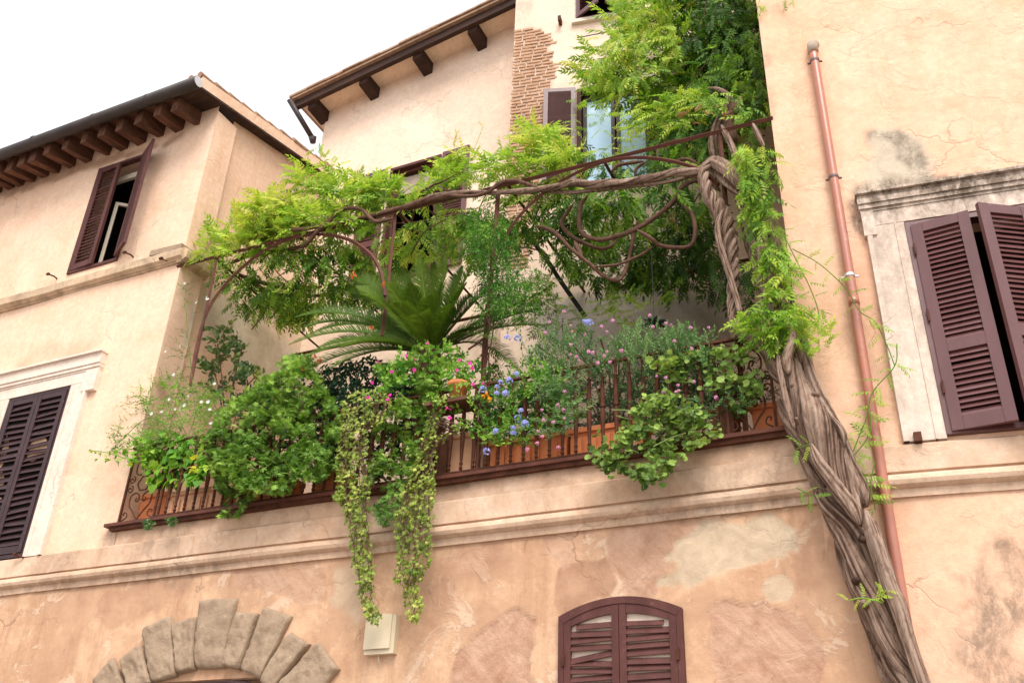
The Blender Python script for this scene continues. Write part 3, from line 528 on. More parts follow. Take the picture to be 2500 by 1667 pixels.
# ================================================================== GABLED HOUSE behind the terrace
H2 = thing('gabled_house', 'cream house behind the terrace with a sloping bracketed verge and an open dark window', 'house', (-7.4, 2.84, 5))
gz = lambda x: 14.02 + .165 * (np.asarray(x) + 9.6)
GW = (-7.79, -6.79, 9.9, 12.27)
wall('wall', GB, (-9.43, -5.2), (5.05, 15.2), [GW], M['gable'], H2, .06, [(2, .25, .4, .2, 0, np.array([(1000, 200), (1240, 120), (1240, 380), (1100, 350)], float))], .006, 31, outline=lambda u, z: z < gz(u) + .12)
mb = MB(); wedge2 = lambda mb, x0, x1, y0, y1, za, zb: mb.box(x0, x1, y0, y1, 0, 1, T=lambda V: np.column_stack([V[:, 0], V[:, 1], gz(V[:, 0]) + np.where(V[:, 2] > .5, zb, za)]))
wedge2(mb, -9.72, -5.2, 2.42, 6, .10, .14); rf2 = mb.build('roof', M['gable'], H2)
mb = MB(); wedge2(mb, -9.80, -5.2, 2.33, 2.418, -.02, .15); mb.build('verge_board', M['dwood'], rf2)
mb = MB(); wedge2(mb, -9.80, -5.2, 2.26, 2.45, .152, .2)
for k in range(12): wedge2(mb, -9.86 + .39 * k, -9.86 + .39 * k + .385, 2.22 + .02 * rng.random(), 2.5, .202 + .02 * rng.random(), .25)
wedge2(mb, -9.8, -5.2, 2.5, 6, .15, .24); mb.build('roof_tiles', M['tile'], rf2)
for x in (-9.46, -8.36, -7.25, -6.16):
    mb = MB(); mb.box(x - .07, x + .1, 2.42, 2.86, 0, 1, T=lambda V: np.column_stack([V[:, 0], V[:, 1], gz(V[:, 0]) + np.where(V[:, 2] > .5, .098, -.14 + .03 * (V[:, 1] < 2.6))])); mb.build('purlin_end', M['dwood'], H2)
mb = MB(); P_ = np.array([UY((706, 244), 2.22)[0], UY((764, 340), 2.75)[0]]); mb.tube(P_, .05, 12); mb.tube([P_[1] + [0, -.02, .03], P_[1] + [.0, .02, -.08]], [.075, .05], 12); mb.build('gutter', M['gutter'], H2, True)
W = frame_box(GB, GW, .055, -.1, .03).build('window', M['shut'], H2); frame_box(GB, (GW[0] + .06, GW[1] - .06, GW[2] + .06, GW[3] - .06), .05, -.14, -.06).build('inner_frame', M['shut'], W)
xf(leaf_shutter(.5, 2.34, rails=(.75,), pitch=.05, slat=.057, tilt=36), hinge(GB, -8.34, 9.92, .07, 0, 1)).build('shutter', M['shutr'], W); xf(leaf_shutter(.5, 2.34, rails=(.75,), pitch=.05, slat=.057, tilt=36), hinge(GB, -6.24, 9.92, .07, 0, -1)).build('shutter', M['shutr'], W)
mb = MB(); mb.box(-7.7, -6.88, 2.97, 3.0, 11.75, 12.12); mb.build('roller_blind', M['pipeg'], W); room(GB, GW, H2)
# ================================================================== TALL HOUSE behind the terrace, with the bared brick patch
H3 = thing('tall_house', 'tall pale house behind the vine with a strip of bare brickwork', 'house', (-4.5, 2.5, 5))
TW = (1.06, 2.24, 10.4, 12.47); TT = (1.04, 2.0, 13.98, 15.7)
BP = np.array([(1257, 75), (1285, 70), (1318, 74), (1340, 100), (1351, 150), (1353, 205), (1350, 250), (1330, 300), (1328, 395), (1310, 480), (1300, 540), (1308, 585), (1292, 625), (1280, 655), (1235, 660), (1240, 400)], float)
bpq = TB.uz(BP)
wall('wall', TB, (0, 4.7), (5.05, 17.5), [TW, TT], M['tall'], H3, .05, [(1, .35, .03, .03, .012, BP), (1, .9, .5, .2, 0, dd([(1230, 690), (1400, 660), (1700, 640), (1720, 800), (1500, 850), (1240, 800)])), (3, .35, .3, .2, 0, dd([(1430, 700), (1640, 690), (1640, 740), (1440, 760)])),  # wide grey area: sooty wall, with part of the canopy's shade put into the colour
     (3, .3, .15, .1, 0, np.array([(1262, 0), (1300, 0), (1290, 60), (1262, 70)], float))], .007, 41)
mb = MB(); z = bpq[:, 1].min(); r_ = 0
while z < bpq[:, 1].max():
    hgt = rng.uniform(.05, .058); u = -.02 + (r_ % 2) * -.08 + rng.uniform(-.03, .03)
    while u < .85:
        ln = rng.choice([.13, .2, .24, .17]) * rng.uniform(.85, 1.1); c = np.array([[u + ln / 2, z + hgt / 2]])
        u0, u1 = max(u, -.006), u + ln
        if sdist(c, bpq)[0] > -.03 + rng.uniform(-.015, .015) and u1 - u0 > .05:
            dj = rng.uniform(.004, .013); n = 4; tt = rng.normal(0, .003)
            gu, gv = np.meshgrid(u0 + (u1 - u0) * np.array([0, .05, .95, 1]), z + hgt * np.array([0, .14, .86, 1])); a = np.abs((gu - (u0 + u1) / 2) / ((u1 - u0) / 2)); b = np.abs((gv - z - hgt / 2) / (hgt / 2)); k = 1. - ((a > .95) | (b > .9))
            V = TB.at((gu + rng.normal(0, .0025, gu.shape)).ravel(), (gv + tt * (gu - u) / ln + rng.normal(0, .002, gu.shape)).ravel(), (-.008 + (.008 + dj) * np.clip(k, 0, 1) ** .4 + rng.normal(0, .002, gu.shape)).ravel())
            i = np.arange(3)[:, None] * n + np.arange(n - 1)[None]; mb.add(V, np.stack([i, i + 1, i + n + 1, i + n], -1).reshape(-1, 4))
        u += ln + rng.uniform(.012, .02)
    z += hgt + rng.uniform(.012, .018); r_ += 1
mb.build('brick_patch', M['brick'], H3)
mb = MB(); a = TB.at([0, 0], [5.05, 17.5], 0); b = a + [0, 1.2, 0]; mb.add(np.vstack([a, b]), np.array([(0, 1, 3, 2)])); masked(mb.build('side_wall', M['tall'], H3), lambda c: np.zeros((len(c), 4)))
W = frame_box(TB, TW, .07, -.12, .015).build('window', M['shut'], H3)
mb = MB(); T_ = Tpl(TB, 0, 0)
for u in (1.14, 1.575, 1.655, 2.09): mb.box(u, u + .055, .10, .15, 10.48, 12.38, T=T_)
for u in (1.196, 1.711): mb.box(u, u + .378, .1, .15, 12.3, 12.38, T=T_); mb.box(u, u + .378, .1, .15, 10.48, 10.6, T=T_)
mb.build('sash', M['frameb'], W)
for u in (1.197, 1.712): MB().add(TB.at([u, u + .376, u + .376, u], [10.6, 10.6, 12.3, 12.3], -.125), np.array([(0, 1, 2, 3)])).build('pane', M['skypane'], W)
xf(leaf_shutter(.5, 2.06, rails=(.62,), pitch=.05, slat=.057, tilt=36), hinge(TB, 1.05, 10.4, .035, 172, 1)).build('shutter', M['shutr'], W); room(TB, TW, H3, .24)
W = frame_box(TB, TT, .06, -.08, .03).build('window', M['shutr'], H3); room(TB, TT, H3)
MB().box(.98, 2.06, -.07, .1, 13.9, 13.972, T=Tpl(TB, 0, 0)).build('sill', M['sill'], W)
xf(leaf_shutter(.46, 1.6, pitch=.05, slat=.05), hinge(TB, 1.06, 14.03, .04, 35, 1)).build('shutter', M['shutr'], W); xf(leaf_shutter(.46, 1.6, pitch=.05, slat=.05), hinge(TB, 1.98, 14.03, .04, 30, -1)).build('shutter', M['shutr'], W)
u, z = TB.uz((1369, 58))[0]; MB().box(u - .025, u + .025, -.13, .02, z - .05, z + .05, T=Tpl(TB, 0, 0)).build('iron_stub', M['iron'], H3)
# ================================================================== RIGHT HOUSE
H4 = thing('right_house', 'apricot plastered house at right with a copper drainpipe and a dark-stained stone window surround', 'house', (0, 0, 0))
RWN = (1.06, 2.15, 4.93, 7.07); zD = lambda p: zc(1800, 0, 700, p); zE = lambda p: zc(1800, 450, 700, p); zF = lambda p: zc(1800, 900, 700, p); zG = lambda p: zc(1800, 1200, 700, p)
pr = [(1, .8, .12, .1, 0, zD([(1040, 1070), (1300, 1040), (1430, 1100), (1540, 1200), (1600, 1450), (1610, 1560), (1000, 1560), (1100, 1480), (1060, 1300), (1050, 1150)])), (3, .75, .1, .08, 0, zD([(1040, 1080), (1110, 1060), (1160, 1110), (1300, 1050), (1440, 1130), (1560, 1300), (1570, 1480), (1400, 1400), (1250, 1180), (1060, 1150)])),
      (3, 1., .12, .06, 0, zE([(940, 140), (1000, 20), (1300, -50), (1800, -80), (2400, -130), (2400, -40), (1800, 30), (1300, 80), (1030, 120), (1010, 260), (1040, 420), (960, 300)])), (3, .75, .5, .25, 0, zG([(2230, 480), (2450, 430), (2450, 1700), (2050, 1700), (1990, 1400), (1960, 1200), (2060, 850), (2120, 640)])),
      (2, .5, .25, .12, 0, zF([(1300, 1020), (1700, 1000), (1500, 1200), (1350, 1350)])), (3, .5, .15, .1, 0, zF([(1230, 1000), (1700, 960), (2400, 900), (2400, 960), (1700, 1030), (1230, 1060)])), (3, .35, .1, .06, 0, zD([(160, 60), (420, 20), (400, 90), (200, 120)])), (3, .35, .1, .08, 0, zD([(230, 480), (300, 480), (300, 960), (260, 960)])), (2, .4, .2, .1, 0, zE([(820, 1200), (940, 700), (1050, 700), (1250, 1300), (1300, 1560), (1050, 1560)]))]
wall('wall', RT, (0, 8), (0, 13.5), [RWN], M['right'], H4, .032, pr, .009, 51)
mb = MB(); a = RT.at([0, 0], [0, 13.5], 0); b = a + [-.35, 3.2, 0]; mb.add(np.vstack([a, b]), np.array([(0, 1, 3, 2)])); masked(mb.build('side_wall', M['right'], H4), lambda c: np.zeros((len(c), 4)))
strip('string_course', prof, .0, 8, RT, M['trim'], H4, 230, .014, 8)
W = frame_box(RT, RWN, .05, -.06, .055).build('window', M['shutr'], H4)
def gm(c):
    mk = np.zeros((len(c), 4)); mk[:, 3] = np.clip((c[:, 2] - 6.75) * 1.5, .22, .9) + .25 * fbm(c[:, 0] * 3, c[:, 2] * 3, 3, 2); return np.clip(mk, 0, 1)
masked(joined(surround(RT, 1.06, .72, .70, 4.9, 7.09, 6.98, 7.46, False, 1.605, .045), surround(RT, 2.15, 2.49, 2.51, 4.9, 7.09, 6.98, 7.46, True, 1.605, .045)).build('stone_surround', M['trav'], W), gm)
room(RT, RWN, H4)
LWD = .495
xf(leaf_shutter(LWD, 2.07, th=.045, st=.095, rails=(.72,), pitch=.052, slat=.06, tilt=34), hinge(RT, 1.105, 4.95, .07, 13, 1)).build('shutter', M['shutr'], W)
xf(leaf_shutter(LWD, 2.07, th=.045, st=.095, rails=(.72,), pitch=.052, slat=.06, tilt=34), hinge(RT, 2.11, 4.95, .07, 25, -1)).build('shutter', M['shutr'], W)
for z in (5.35, 6.05, 6.75): MB().box(1.092, 1.108, -.085, -.07, z - .06, z + .06, T=Tpl(RT, 0, 0)).build('hinge', M['iron'], W)
u, z = RT.uz(zF([(1478, 590)]))[0]; MB().box(u - .03, u + .03, -.1, .02, z - .04, z + .04, T=Tpl(RT, 0, 0)).build('iron_stub', M['iron'], H4)
PU = .512; pz = RT.uz((1982, 125))[0][1]
mb = MB(); mb.tube(RT.at(np.full(60, PU), np.linspace(0, pz - .02, 60), .075), .044, 16); dp = mb.build('drainpipe', M['pipe'], H4, True)
mb = MB(); th = np.linspace(0, math.pi / 2, 9); mb.tube(np.vstack([RT.at([PU], [pz - .1], [.075]), RT.at(PU + 0 * th + .03 * (1 - np.cos(th)), pz - .02 + .1 * np.sin(th), .075 - .1 * (1 - np.cos(th)))]), .055, 14); mb.build('elbow', M['pipeg'], dp, True)
for px_, mt in (((2023, 156), 'clamp'), ((2035, 446), 'clamp'), ((2071, 685), 'steel')):
    z = RT.uz(px_)[0][1]; mb = MB(); mb.tube(RT.at([PU, PU], [z - .014, z + .014], .075), .05, 16)
    for s in (-1, 1): mb.tube(RT.at([PU + s * .045, PU + s * .075], [z, z], [.06, .055]), .011, 8)
    mb.build('pipe_clamp', M[mt], dp)
mb = MB(); z = RT.uz(zE([(945, 990)]))[0][1]; mb.tube(RT.at([PU, PU], [z - .05, z + .03], .075), .049, 16); mb.build('pipe_socket', M['pipe'], dp, True)
# ================================================================== BALCONY RAILING
RL = thing('balcony_railing', 'rusty iron railing with turned balusters along the plant-filled terrace', 'railing', (-5.1, -.06, 5.142))
RY = -.035
MB().box(-9.07, -1.2, RY - .02, RY + .02, 6.095, 6.12).build('top_rail', M['iron'], RL)
MB().box(-8.45, -1.75, RY - .015, RY + .015, 5.165, 5.18).build('bottom_rail', M['iron'], RL)
bprof = [(.013, 0), (.013, .06), (.02, .065), (.02, .075), (.014, .08), (.014, .11), (.02, .115), (.02, .125), (.014, .13), (.017, .2), (.024, .36), (.027, .44), (.021, .465), (.021, .48), (.029, .485), (.029, .5), (.021, .505), (.027, .53), (.022, .66), (.015, .8), (.021, .805), (.021, .815), (.014, .82), (.014, .9), (.02, .93), (.014, .955)]
b0 = None
for x in np.arange(-8.32, -1.78, .1385):
    if b0 is None: b0 = MB().lathe(bprof, (0, 0, 0), 10).build('baluster', M['iron'], RL, True, local=(0, 0, 0)); b0.location = Vector((x, RY, 5.142)) - wpos(RL)
    else: dup(b0, RL, (x, RY, 5.142), rot=(0, 0, rng.uniform(0, 6)))
for x in (-9.03, -8.49, -8.43, -4.31, -4.25, -1.72, -1.3): MB().box(x - .012, x + .012, RY - .012, RY + .012, 5.142, 6.095).build('upright', M['iron'], RL)
def spiral(c, r, a0, turns, n=26): a = a0 + np.linspace(0, turns * 2 * math.pi, n); k = r * (1 - .78 * np.linspace(0, 1, n)); return np.column_stack([c[0] + k * np.cos(a), 0 * a + RY, c[1] + k * np.sin(a)])
def scroll_panel(x0, x1, parent):
    mb = MB(); xm = (x0 + x1) / 2; w_ = x1 - x0
    for z0, sgn in ((5.16, 1), (6.08, -1)):
        for s in (-1, 1):
            f = lambda dx, dz: (xm + s * dx * w_, z0 + sgn * dz)
            mb.tube(smooth_path([(f(.0, .0)[0], RY, f(0, 0)[1]), (f(.14, .1)[0], RY, f(0, .1)[1]), (f(.3, .2)[0], RY, f(0, .2)[1]), (f(.3, .31)[0], RY, f(0, .31)[1]), (f(.16, .345)[0], RY, f(0, .345)[1]), (f(.05, .29)[0], RY, f(0, .29)[1]), (f(.09, .23)[0], RY, f(0, .23)[1]), (f(.15, .25)[0], RY, f(0, .25)[1]), (f(.12, .28)[0], RY, f(0, .28)[1])], .02), .009, 6)
            mb.tube(smooth_path([(f(.44, .0)[0], RY, f(0, .01)[1]), (f(.30, .06)[0], RY, f(0, .05)[1]), (f(.34, .12)[0], RY, f(0, .11)[1]), (f(.42, .10)[0], RY, f(0, .10)[1]), (f(.39, .07)[0], RY, f(0, .075)[1])], .02), .008, 6)
    for s in (-1, 1):
        for dz in (-.06, .06): mb.tube(spiral((xm + s * w_ * .38, 5.62 + dz), .05, -1.2 * s, 1.2 * s), .008, 6)
    for k in range(6): a, b = k * math.pi / 3, (k + 1) * math.pi / 3; mb.tube([(xm + .1 * math.cos(a), RY, 5.62 + .1 * math.sin(a)), (xm + .1 * math.cos(b), RY, 5.62 + .1 * math.sin(b))], .009, 6)
    mb.build('scroll_panel', M['iron'], parent)
scroll_panel(-9.03, -8.49, RL); scroll_panel(-1.72, -1.3, RL)
# ================================================================== PERGOLA
PG = thing('pergola', 'rusty iron pergola of thin posts and arches over the terrace', 'pergola', (-5, 0, 5.1))
def bar(mb, P, r=.022, n=4): return mb.tube(P, r, n)
bar(MB(), [(-9.12, 0, 8.84), (-7, 0, 8.80), (-4, 0, 8.72), (-1.0, .0, 8.655)], .03).build('front_beam', M['ironp'], PG)
bar(MB(), [(-9.12, 2.6, 8.75), (-1.2, 2.6, 8.72)], .03).build('rear_beam', M['iron'], PG)
for x in (-8.5, -7.1, -5.62, -4.1, -2.9, -1.6): bar(MB(), [(x, 0.03, 8.78 + (-x - 5) * .02), (x, 2.58, 8.72)], .02).build('cross_bar', M['iron'], PG)
bar(MB(), UY(dd([(497, 598), (478, 690), (437, 885)]), 0), .026).build('post', M['ironp'], PG)
bar(MB(), [UY(dd([(908, 496)]), 0)[0], (-5.6, 0, 7.4), (-5.6, 0, 7.0)], .024).build('post', M['ironp'], PG)
bar(MB(), [(-4.28, .02, 5.1), (-4.26, .02, 6.9), (-4.2, .02, 8.7)], .03).build('post', M['ironp'], PG)
bar(MB(), [(-1.57, .02, 8.66), (-1.58, .02, 6.3), (-1.58, .02, 5.1)], .026).build('post', M['ironp'], PG)
for a in ([(437, 885), (445, 830), (460, 760), (490, 690), (540, 630), (600, 580), (670, 548), (740, 538), (800, 550), (840, 574), (862, 598), (877, 632), (884, 680)], [(1120, 640), (1155, 555), (1190, 500), (1240, 450), (1300, 410), (1380, 374), (1460, 362), (1530, 368), (1580, 380), (1618, 396), (1650, 425)]):
    bar(MB(), smooth_path(UY(dd(a), -.03), .12), .024).build('arch', M['ironp'], PG)
bar(MB(), UY(zc(1150, 350, 800, [(1050, 722), (1570, 600)]), 2.2), .025).build('rear_tie', M['black'], PG)
MB().box(-5.86, -5.4, -.045, -.035, 8.70, 8.79).build('splice_plate', M['ironp'], PG)
LP = tag(MB().tube(smooth_path(UY(zc(1150, 350, 800, [(370, 610), (540, 830), (620, 955), (820, 1245)]), [1.1, 1.3, 1.45, 1.8]), .2), .03, 8).build('leaning_pole', M['post'], None), 'dark leaning pole slanting down under the pergola canopy beside the hanging star', 'pole')
# ================================================================== STAR
ST = thing('hanging_star', 'black many-pointed metal star hung on a thin cord under the pergola', 'star ornament', UY(zc(1150, 350, 800, [(1315, 1290)]), .35)[0])
sc_ = np.array(wpos(ST)); mb = MB()
for k in range(10):
    a = k * math.pi / 5 + .2; d = np.array([math.cos(a), math.sin(a), .12 * (-1) ** k]); d /= np.linalg.norm(d); L_ = .17 if k % 2 else .14
    p = np.cross(d, [0, 0, 1.]); p /= np.linalg.norm(p); q = np.cross(p, d); b = sc_ + d * .035
    V = [b + p * .035, b + q * .035, b - p * .035, b - q * .035, sc_ + d * L_]; mb.add(V, [(0, 1, 4), (1, 2, 4), (2, 3, 4), (3, 0, 4), (3, 2, 1, 0)])
for s in (1, -1): V = [sc_ + np.array([.045 * math.cos(k * 1.57), .045 * math.sin(k * 1.57), 0]) for k in range(4)] + [sc_ + np.array([0, 0, s * .1])]; mb.add(V, [(0, 1, 4), (1, 2, 4), (2, 3, 4), (3, 0, 4)])
mb.build('star_body', M['black'], ST); MB().tube([sc_ + [0, 0, .09], UY(zc(1150, 350, 800, [(1293, 740)]), .35)[0]], .005, 6).build('cord', M['black'], ST)
# ================================================================== LEAF TEMPLATES  (local +Y along the leaf, +Z its face)
def blade(L, W, base=(0, 0, 0), dir_=0., fold=.25, droop=0., pts=3):
    """two-sided folded blade of 2*pts-? quads; returns V,F"""
    ys = np.array([0, .3, .7, 1.]) if pts == 3 else np.array([0, .45, 1.]); ws = np.array([0, 1., .72, 0]) if pts == 3 else np.array([0, 1., 0])
    mid = np.column_stack([0 * ys, ys * L, -droop * L * ys ** 2]); V = [mid]
    for s in (-1, 1): V.append(np.column_stack([s * ws[1:-1] * W / 2, ys[1:-1] * L, fold * ws[1:-1] * W / 2 - droop * L * ys[1:-1] ** 2]))
    V = np.vstack(V); n = len(ys)
    F = [(0, 1, n), (0, n + 2, 1), (1, 2, n + 1, n), (1, n + 2, n + 3, 2), (2, 3, n + 1), (2, n + 3, 3)] if pts == 3 else [(0, 1, n), (1, 2, n), (0, n + 1, 1), (1, n + 1, 2)]
    c, s = math.cos(dir_), math.sin(dir_); V = np.column_stack([V[:, 0] * c + V[:, 1] * s, -V[:, 0] * s + V[:, 1] * c, V[:, 2]]) + np.asarray(base); return V, F
class Tm:
    def __init__(s): s.V = []; s.F = []; s.t = []; s.n = 0
    def add(s, V, F, t=0.): s.V.append(V); s.F += [tuple(i + s.n for i in f) for f in F]; s.t.append(np.full(len(V), t)); s.n += len(V)
    def done(s):
        s.V = np.vstack(s.V); s.t = np.concatenate(s.t); F = [f if len(f) == 4 else None for f in s.F]
        s.Q = np.array([f for f in s.F if len(f) == 4]).reshape(-1, 4); s.T = np.array([f for f in s.F if len(f) == 3]).reshape(-1, 3); s.P = [f for f in s.F if len(f) > 4]; return s
r0 = np.random.default_rng(3)
def pinnate(pairs=6, lw=.085, ll=.27, droop=.28, wob=.12):
    T = Tm()
    for k in range(pairs + 1):
        y = .18 + .74 * k / pairs; z = -droop * y * y
        for s in ((-1, 1) if k < pairs else (0,)):
            L_ = ll * (1 - .25 * abs(k / pairs - .5)) * r0.uniform(.9, 1.1); V, F = blade(L_, lw * r0.uniform(.9, 1.2), (0, 0, 0), s * (1.05 - .3 * k / pairs) + r0.normal(0, wob), .25, .3 + r0.uniform(0, .35)); V = V + [0, y, z]; T.add(V, F, r0.normal(0, .04))
    T.add(np.array([(-.006, 0, 0), (.006, 0, 0), (.005, .5, -droop * .25), (-.005, .5, -droop * .25), (.004, .95, -droop * .9), (-.004, .95, -droop * .9)]), [(0, 1, 2, 3), (3, 2, 4, 5)], .1); return T.done()
def palmate(lobes=5, cut=.45, spread=4.2, W=.34):
    T = Tm()
    for k in range(lobes):
        a = (k / (lobes - 1) - .5) * spread; L_ = .62 * (1 - .22 * abs(k / (lobes - 1) - .5)); V, F = blade(L_, W, (0, .12, 0), a, .18, .25); T.add(V, F, r0.normal(0, .03))
        for s in (-1, 1): V, F = blade(L_ * .42, W * .5, (math.sin(a) * L_ * .45, .12 + math.cos(a) * L_ * .45, -.03), a + s * .75, .1, .3, 2); T.add(V, F, .03)
    T.add(np.array([(-.012, -.35, -.1), (.012, -.35, -.1), (.012, .14, 0), (-.012, .14, 0)]), [(0, 1, 2, 3)], .1); return T.done()
def disc(n=9, scal=.1, fold=.15, heart=.12, W=1.):                # round scalloped / heart leaf
    T = Tm(); 
    for s in (-1, 1):
        a = np.linspace(0, math.pi, n); r = .5 * (1 + scal * np.cos(np.arange(n) * math.pi)) * (1 - heart * np.cos(a) * 0); r[-1] = .5 * (1 - heart * 2.2); x = s * r * np.sin(a) * W; y = .5 + r * np.cos(a)
        V = np.column_stack([x, y, fold * np.abs(x) + .03 * np.cos(np.arange(n) * 2.)]); V = np.vstack([V, [[0, .45, -.03]]]); T.add(V, [((k, k + 1, n) if s < 0 else (k + 1, k, n)) for k in range(n - 1)], 0)
    T.add(np.array([(-.015, -.5, -.15), (.015, -.5, -.15), (.015, .2, 0), (-.015, .2, 0)]), [(0, 1, 2, 3)], .1); return T.done()
def heartleaf():
    T = Tm(); o = np.array([(0, .12), (.2, 0), (.42, .08), (.5, .3), (.42, .55), (.22, .82), (0, 1.08)])
    for s in (-1, 1):
        V = np.column_stack([s * o[:, 0], o[:, 1], .22 * o[:, 0] - .18 * o[:, 1] ** 2]); V = np.vstack([V, [[0, .5, -.05]]]); T.add(V, [((k, k + 1, 7) if s < 0 else (k + 1, k, 7)) for k in range(6)])
    T.add(np.array([(-.012, -.5, -.05), (.012, -.5, -.05), (.012, .14, 0), (-.012, .14, 0)]), [(0, 1, 2, 3)], .1); return T.done()
def ivytm():
    T = Tm()
    for a, L_ in ((0, .75), (1.0, .6), (-1.0, .6), (2.0, .4), (-2.0, .4)): V, F = blade(L_, .34, (0, .25, 0), a, .15, .2, 2); T.add(V, F, r0.normal(0, .03))
    T.add(np.array([(-.02, -.5, -.1), (.02, -.5, -.1), (.02, .27, 0), (-.02, .27, 0)]), [(0, 1, 2, 3)], .1); return T.done()
def shoot(n=22, ll=.2, lw=.05, up=.9, tip=.25, spiral=2.4, pts=2, droop=.1, stem=.008):   # leafy twig of length 1
    T = Tm()
    for k in range(n):
        y = .08 + .92 * (k / (n - 1)); a = k * spiral + r0.normal(0, .2); el = up * (1 - .3 * y) + r0.normal(0, .12); L_ = ll * (1 - tip * y) * r0.uniform(.8, 1.1); V, F = blade(L_, lw * r0.uniform(.85, 1.15), pts=pts, fold=.2, droop=droop)
        c, s = math.cos(el), math.sin(el); V = np.column_stack([V[:, 0], V[:, 1] * c - V[:, 2] * s, V[:, 1] * s + V[:, 2] * c])      # tilt outward from the stem: z is radial
        x, yy, z = V[:, 0], V[:, 1], V[:, 2]; V = np.column_stack([x * math.cos(a) + z * math.sin(a), yy + y, -x * math.sin(a) + z * math.cos(a)]); T.add(V, F, .12 * y + r0.normal(0, .04))
    for a in (0, 1.57): c, s = math.cos(a) * stem, math.sin(a) * stem; T.add(np.array([(-c, -.25, -s), (c, -.25, s), (c * .4, 1, s * .4), (-c * .4, 1, -s * .4)]), [(0, 1, 2, 3)], -.05)
    return T.done()
TP = dict(wist=[pinnate(), pinnate(5, .1, .3, .45), pinnate(7, .075, .25, .15, .2)], ger=[palmate(W=.17), palmate(7, W=.15, spread=4.6)], round=[disc(), disc(9, .06, .3)], heart=[heartleaf()], ivy=[ivytm(), ivytm()],
          poly=[shoot(24, .2, .06, 1.0), shoot(20, .22, .07, .85)], jas=[shoot(12, .2, .075, .9, .3, 1.57 * 2 + .8), shoot(10, .24, .08, .8)], plum=[shoot(11, .34, .12, 1.1, .3, 2.4, 3, .3)], broad=[shoot(8, .5, .27, 1.05, .2, 2.4, 3, .35)], mir=[shoot(9, .42, .2, 1.1, .45, 1.57, 3, .3)], box=[shoot(16, .16, .08, .95)], tr=[shoot(9, .4, .17, 1.15, .2, 1.9, 3, .4)],
          spr=[pinnate(6, .07, .2, .2), pinnate(5, .09, .26, .2)], sing=[(lambda T: (T.add(*blade(1, .45)), T.done())[1])(Tm())])
def unit(v): return v / (np.linalg.norm(v, axis=-1, keepdims=True) + 1e-12)
def scatter(mb, tms, P, ax, nr, sc, tint):
    ax = unit(ax); nr = unit(nr - (nr * ax).sum(-1, keepdims=True) * ax); X = np.cross(ax, nr); which = rng.integers(0, len(tms), len(P))
    for k, T in enumerate(tms):
        s = which == k; m_ = s.sum()
        if not m_: continue
        V = P[s][:, None] + sc[s][:, None, None] * (T.V[None, :, :1] * X[s][:, None] + T.V[None, :, 1:2] * ax[s][:, None] + T.V[None, :, 2:] * nr[s][:, None]); nv = len(T.V)
        at = np.clip(tint[s][:, None] + T.t[None], 0, 1).ravel(); off = (np.arange(m_) * nv)[:, None, None]; base = mb.n; mb.V.append(V.reshape(-1, 3)); mb.A.append(at); mb.n += m_ * nv
        for A_ in (T.Q, T.T):
            if len(A_): F = (A_[None] + off).reshape(-1, A_.shape[1]); mb.L.append((F + base).ravel()); mb.T.append(np.full(len(F), A_.shape[1])); mb.M.append(np.zeros(len(F), int))
def spoly(poly, n, clump=0., cs=45.):
    poly = np.asarray(poly, float); lo, hi = poly.min(0), poly.max(0); out = []; tot = 0
    for _ in range(60):
        q = lo + (hi - lo) * rng.random((n * 3, 2)); q = q[inpoly(q, poly)]
        if clump: q = q[rng.random(len(q)) < np.clip(.5 + clump * 1.6 * fbm(q[:, 0] / cs, q[:, 1] / cs, 2, 77), .03, 1)]
        out.append(q); tot += len(q)
        if tot >= n: break
    return np.vstack(out)[:n]
def parea(poly): x, y = np.asarray(poly, float).T; return abs(np.dot(x, np.roll(y, 1)) - np.dot(y, np.roll(x, 1))) / 2
DK = dict(wist=3.4, spr=2.0, ger=4.2, round=2.1, poly=2.6, jas=3.2, plum=2.3, mir=2., tr=2.4, ivy=1.25, heart=1.7, broad=1.6, box=2.)
AX = dict(hang=((0, -.2, -.75), (.6, .45, .3)), spray=((0, -.35, .1), (.8, .5, .45)), up=((0, -.25, .8), (.5, .4, .25)), out=((0, -.7, -.1), (.7, .3, .5)), side=((0, -.3, -.2), (.9, .35, .3)), fall=((0, -.35, -.6), (.45, .25, .25)))
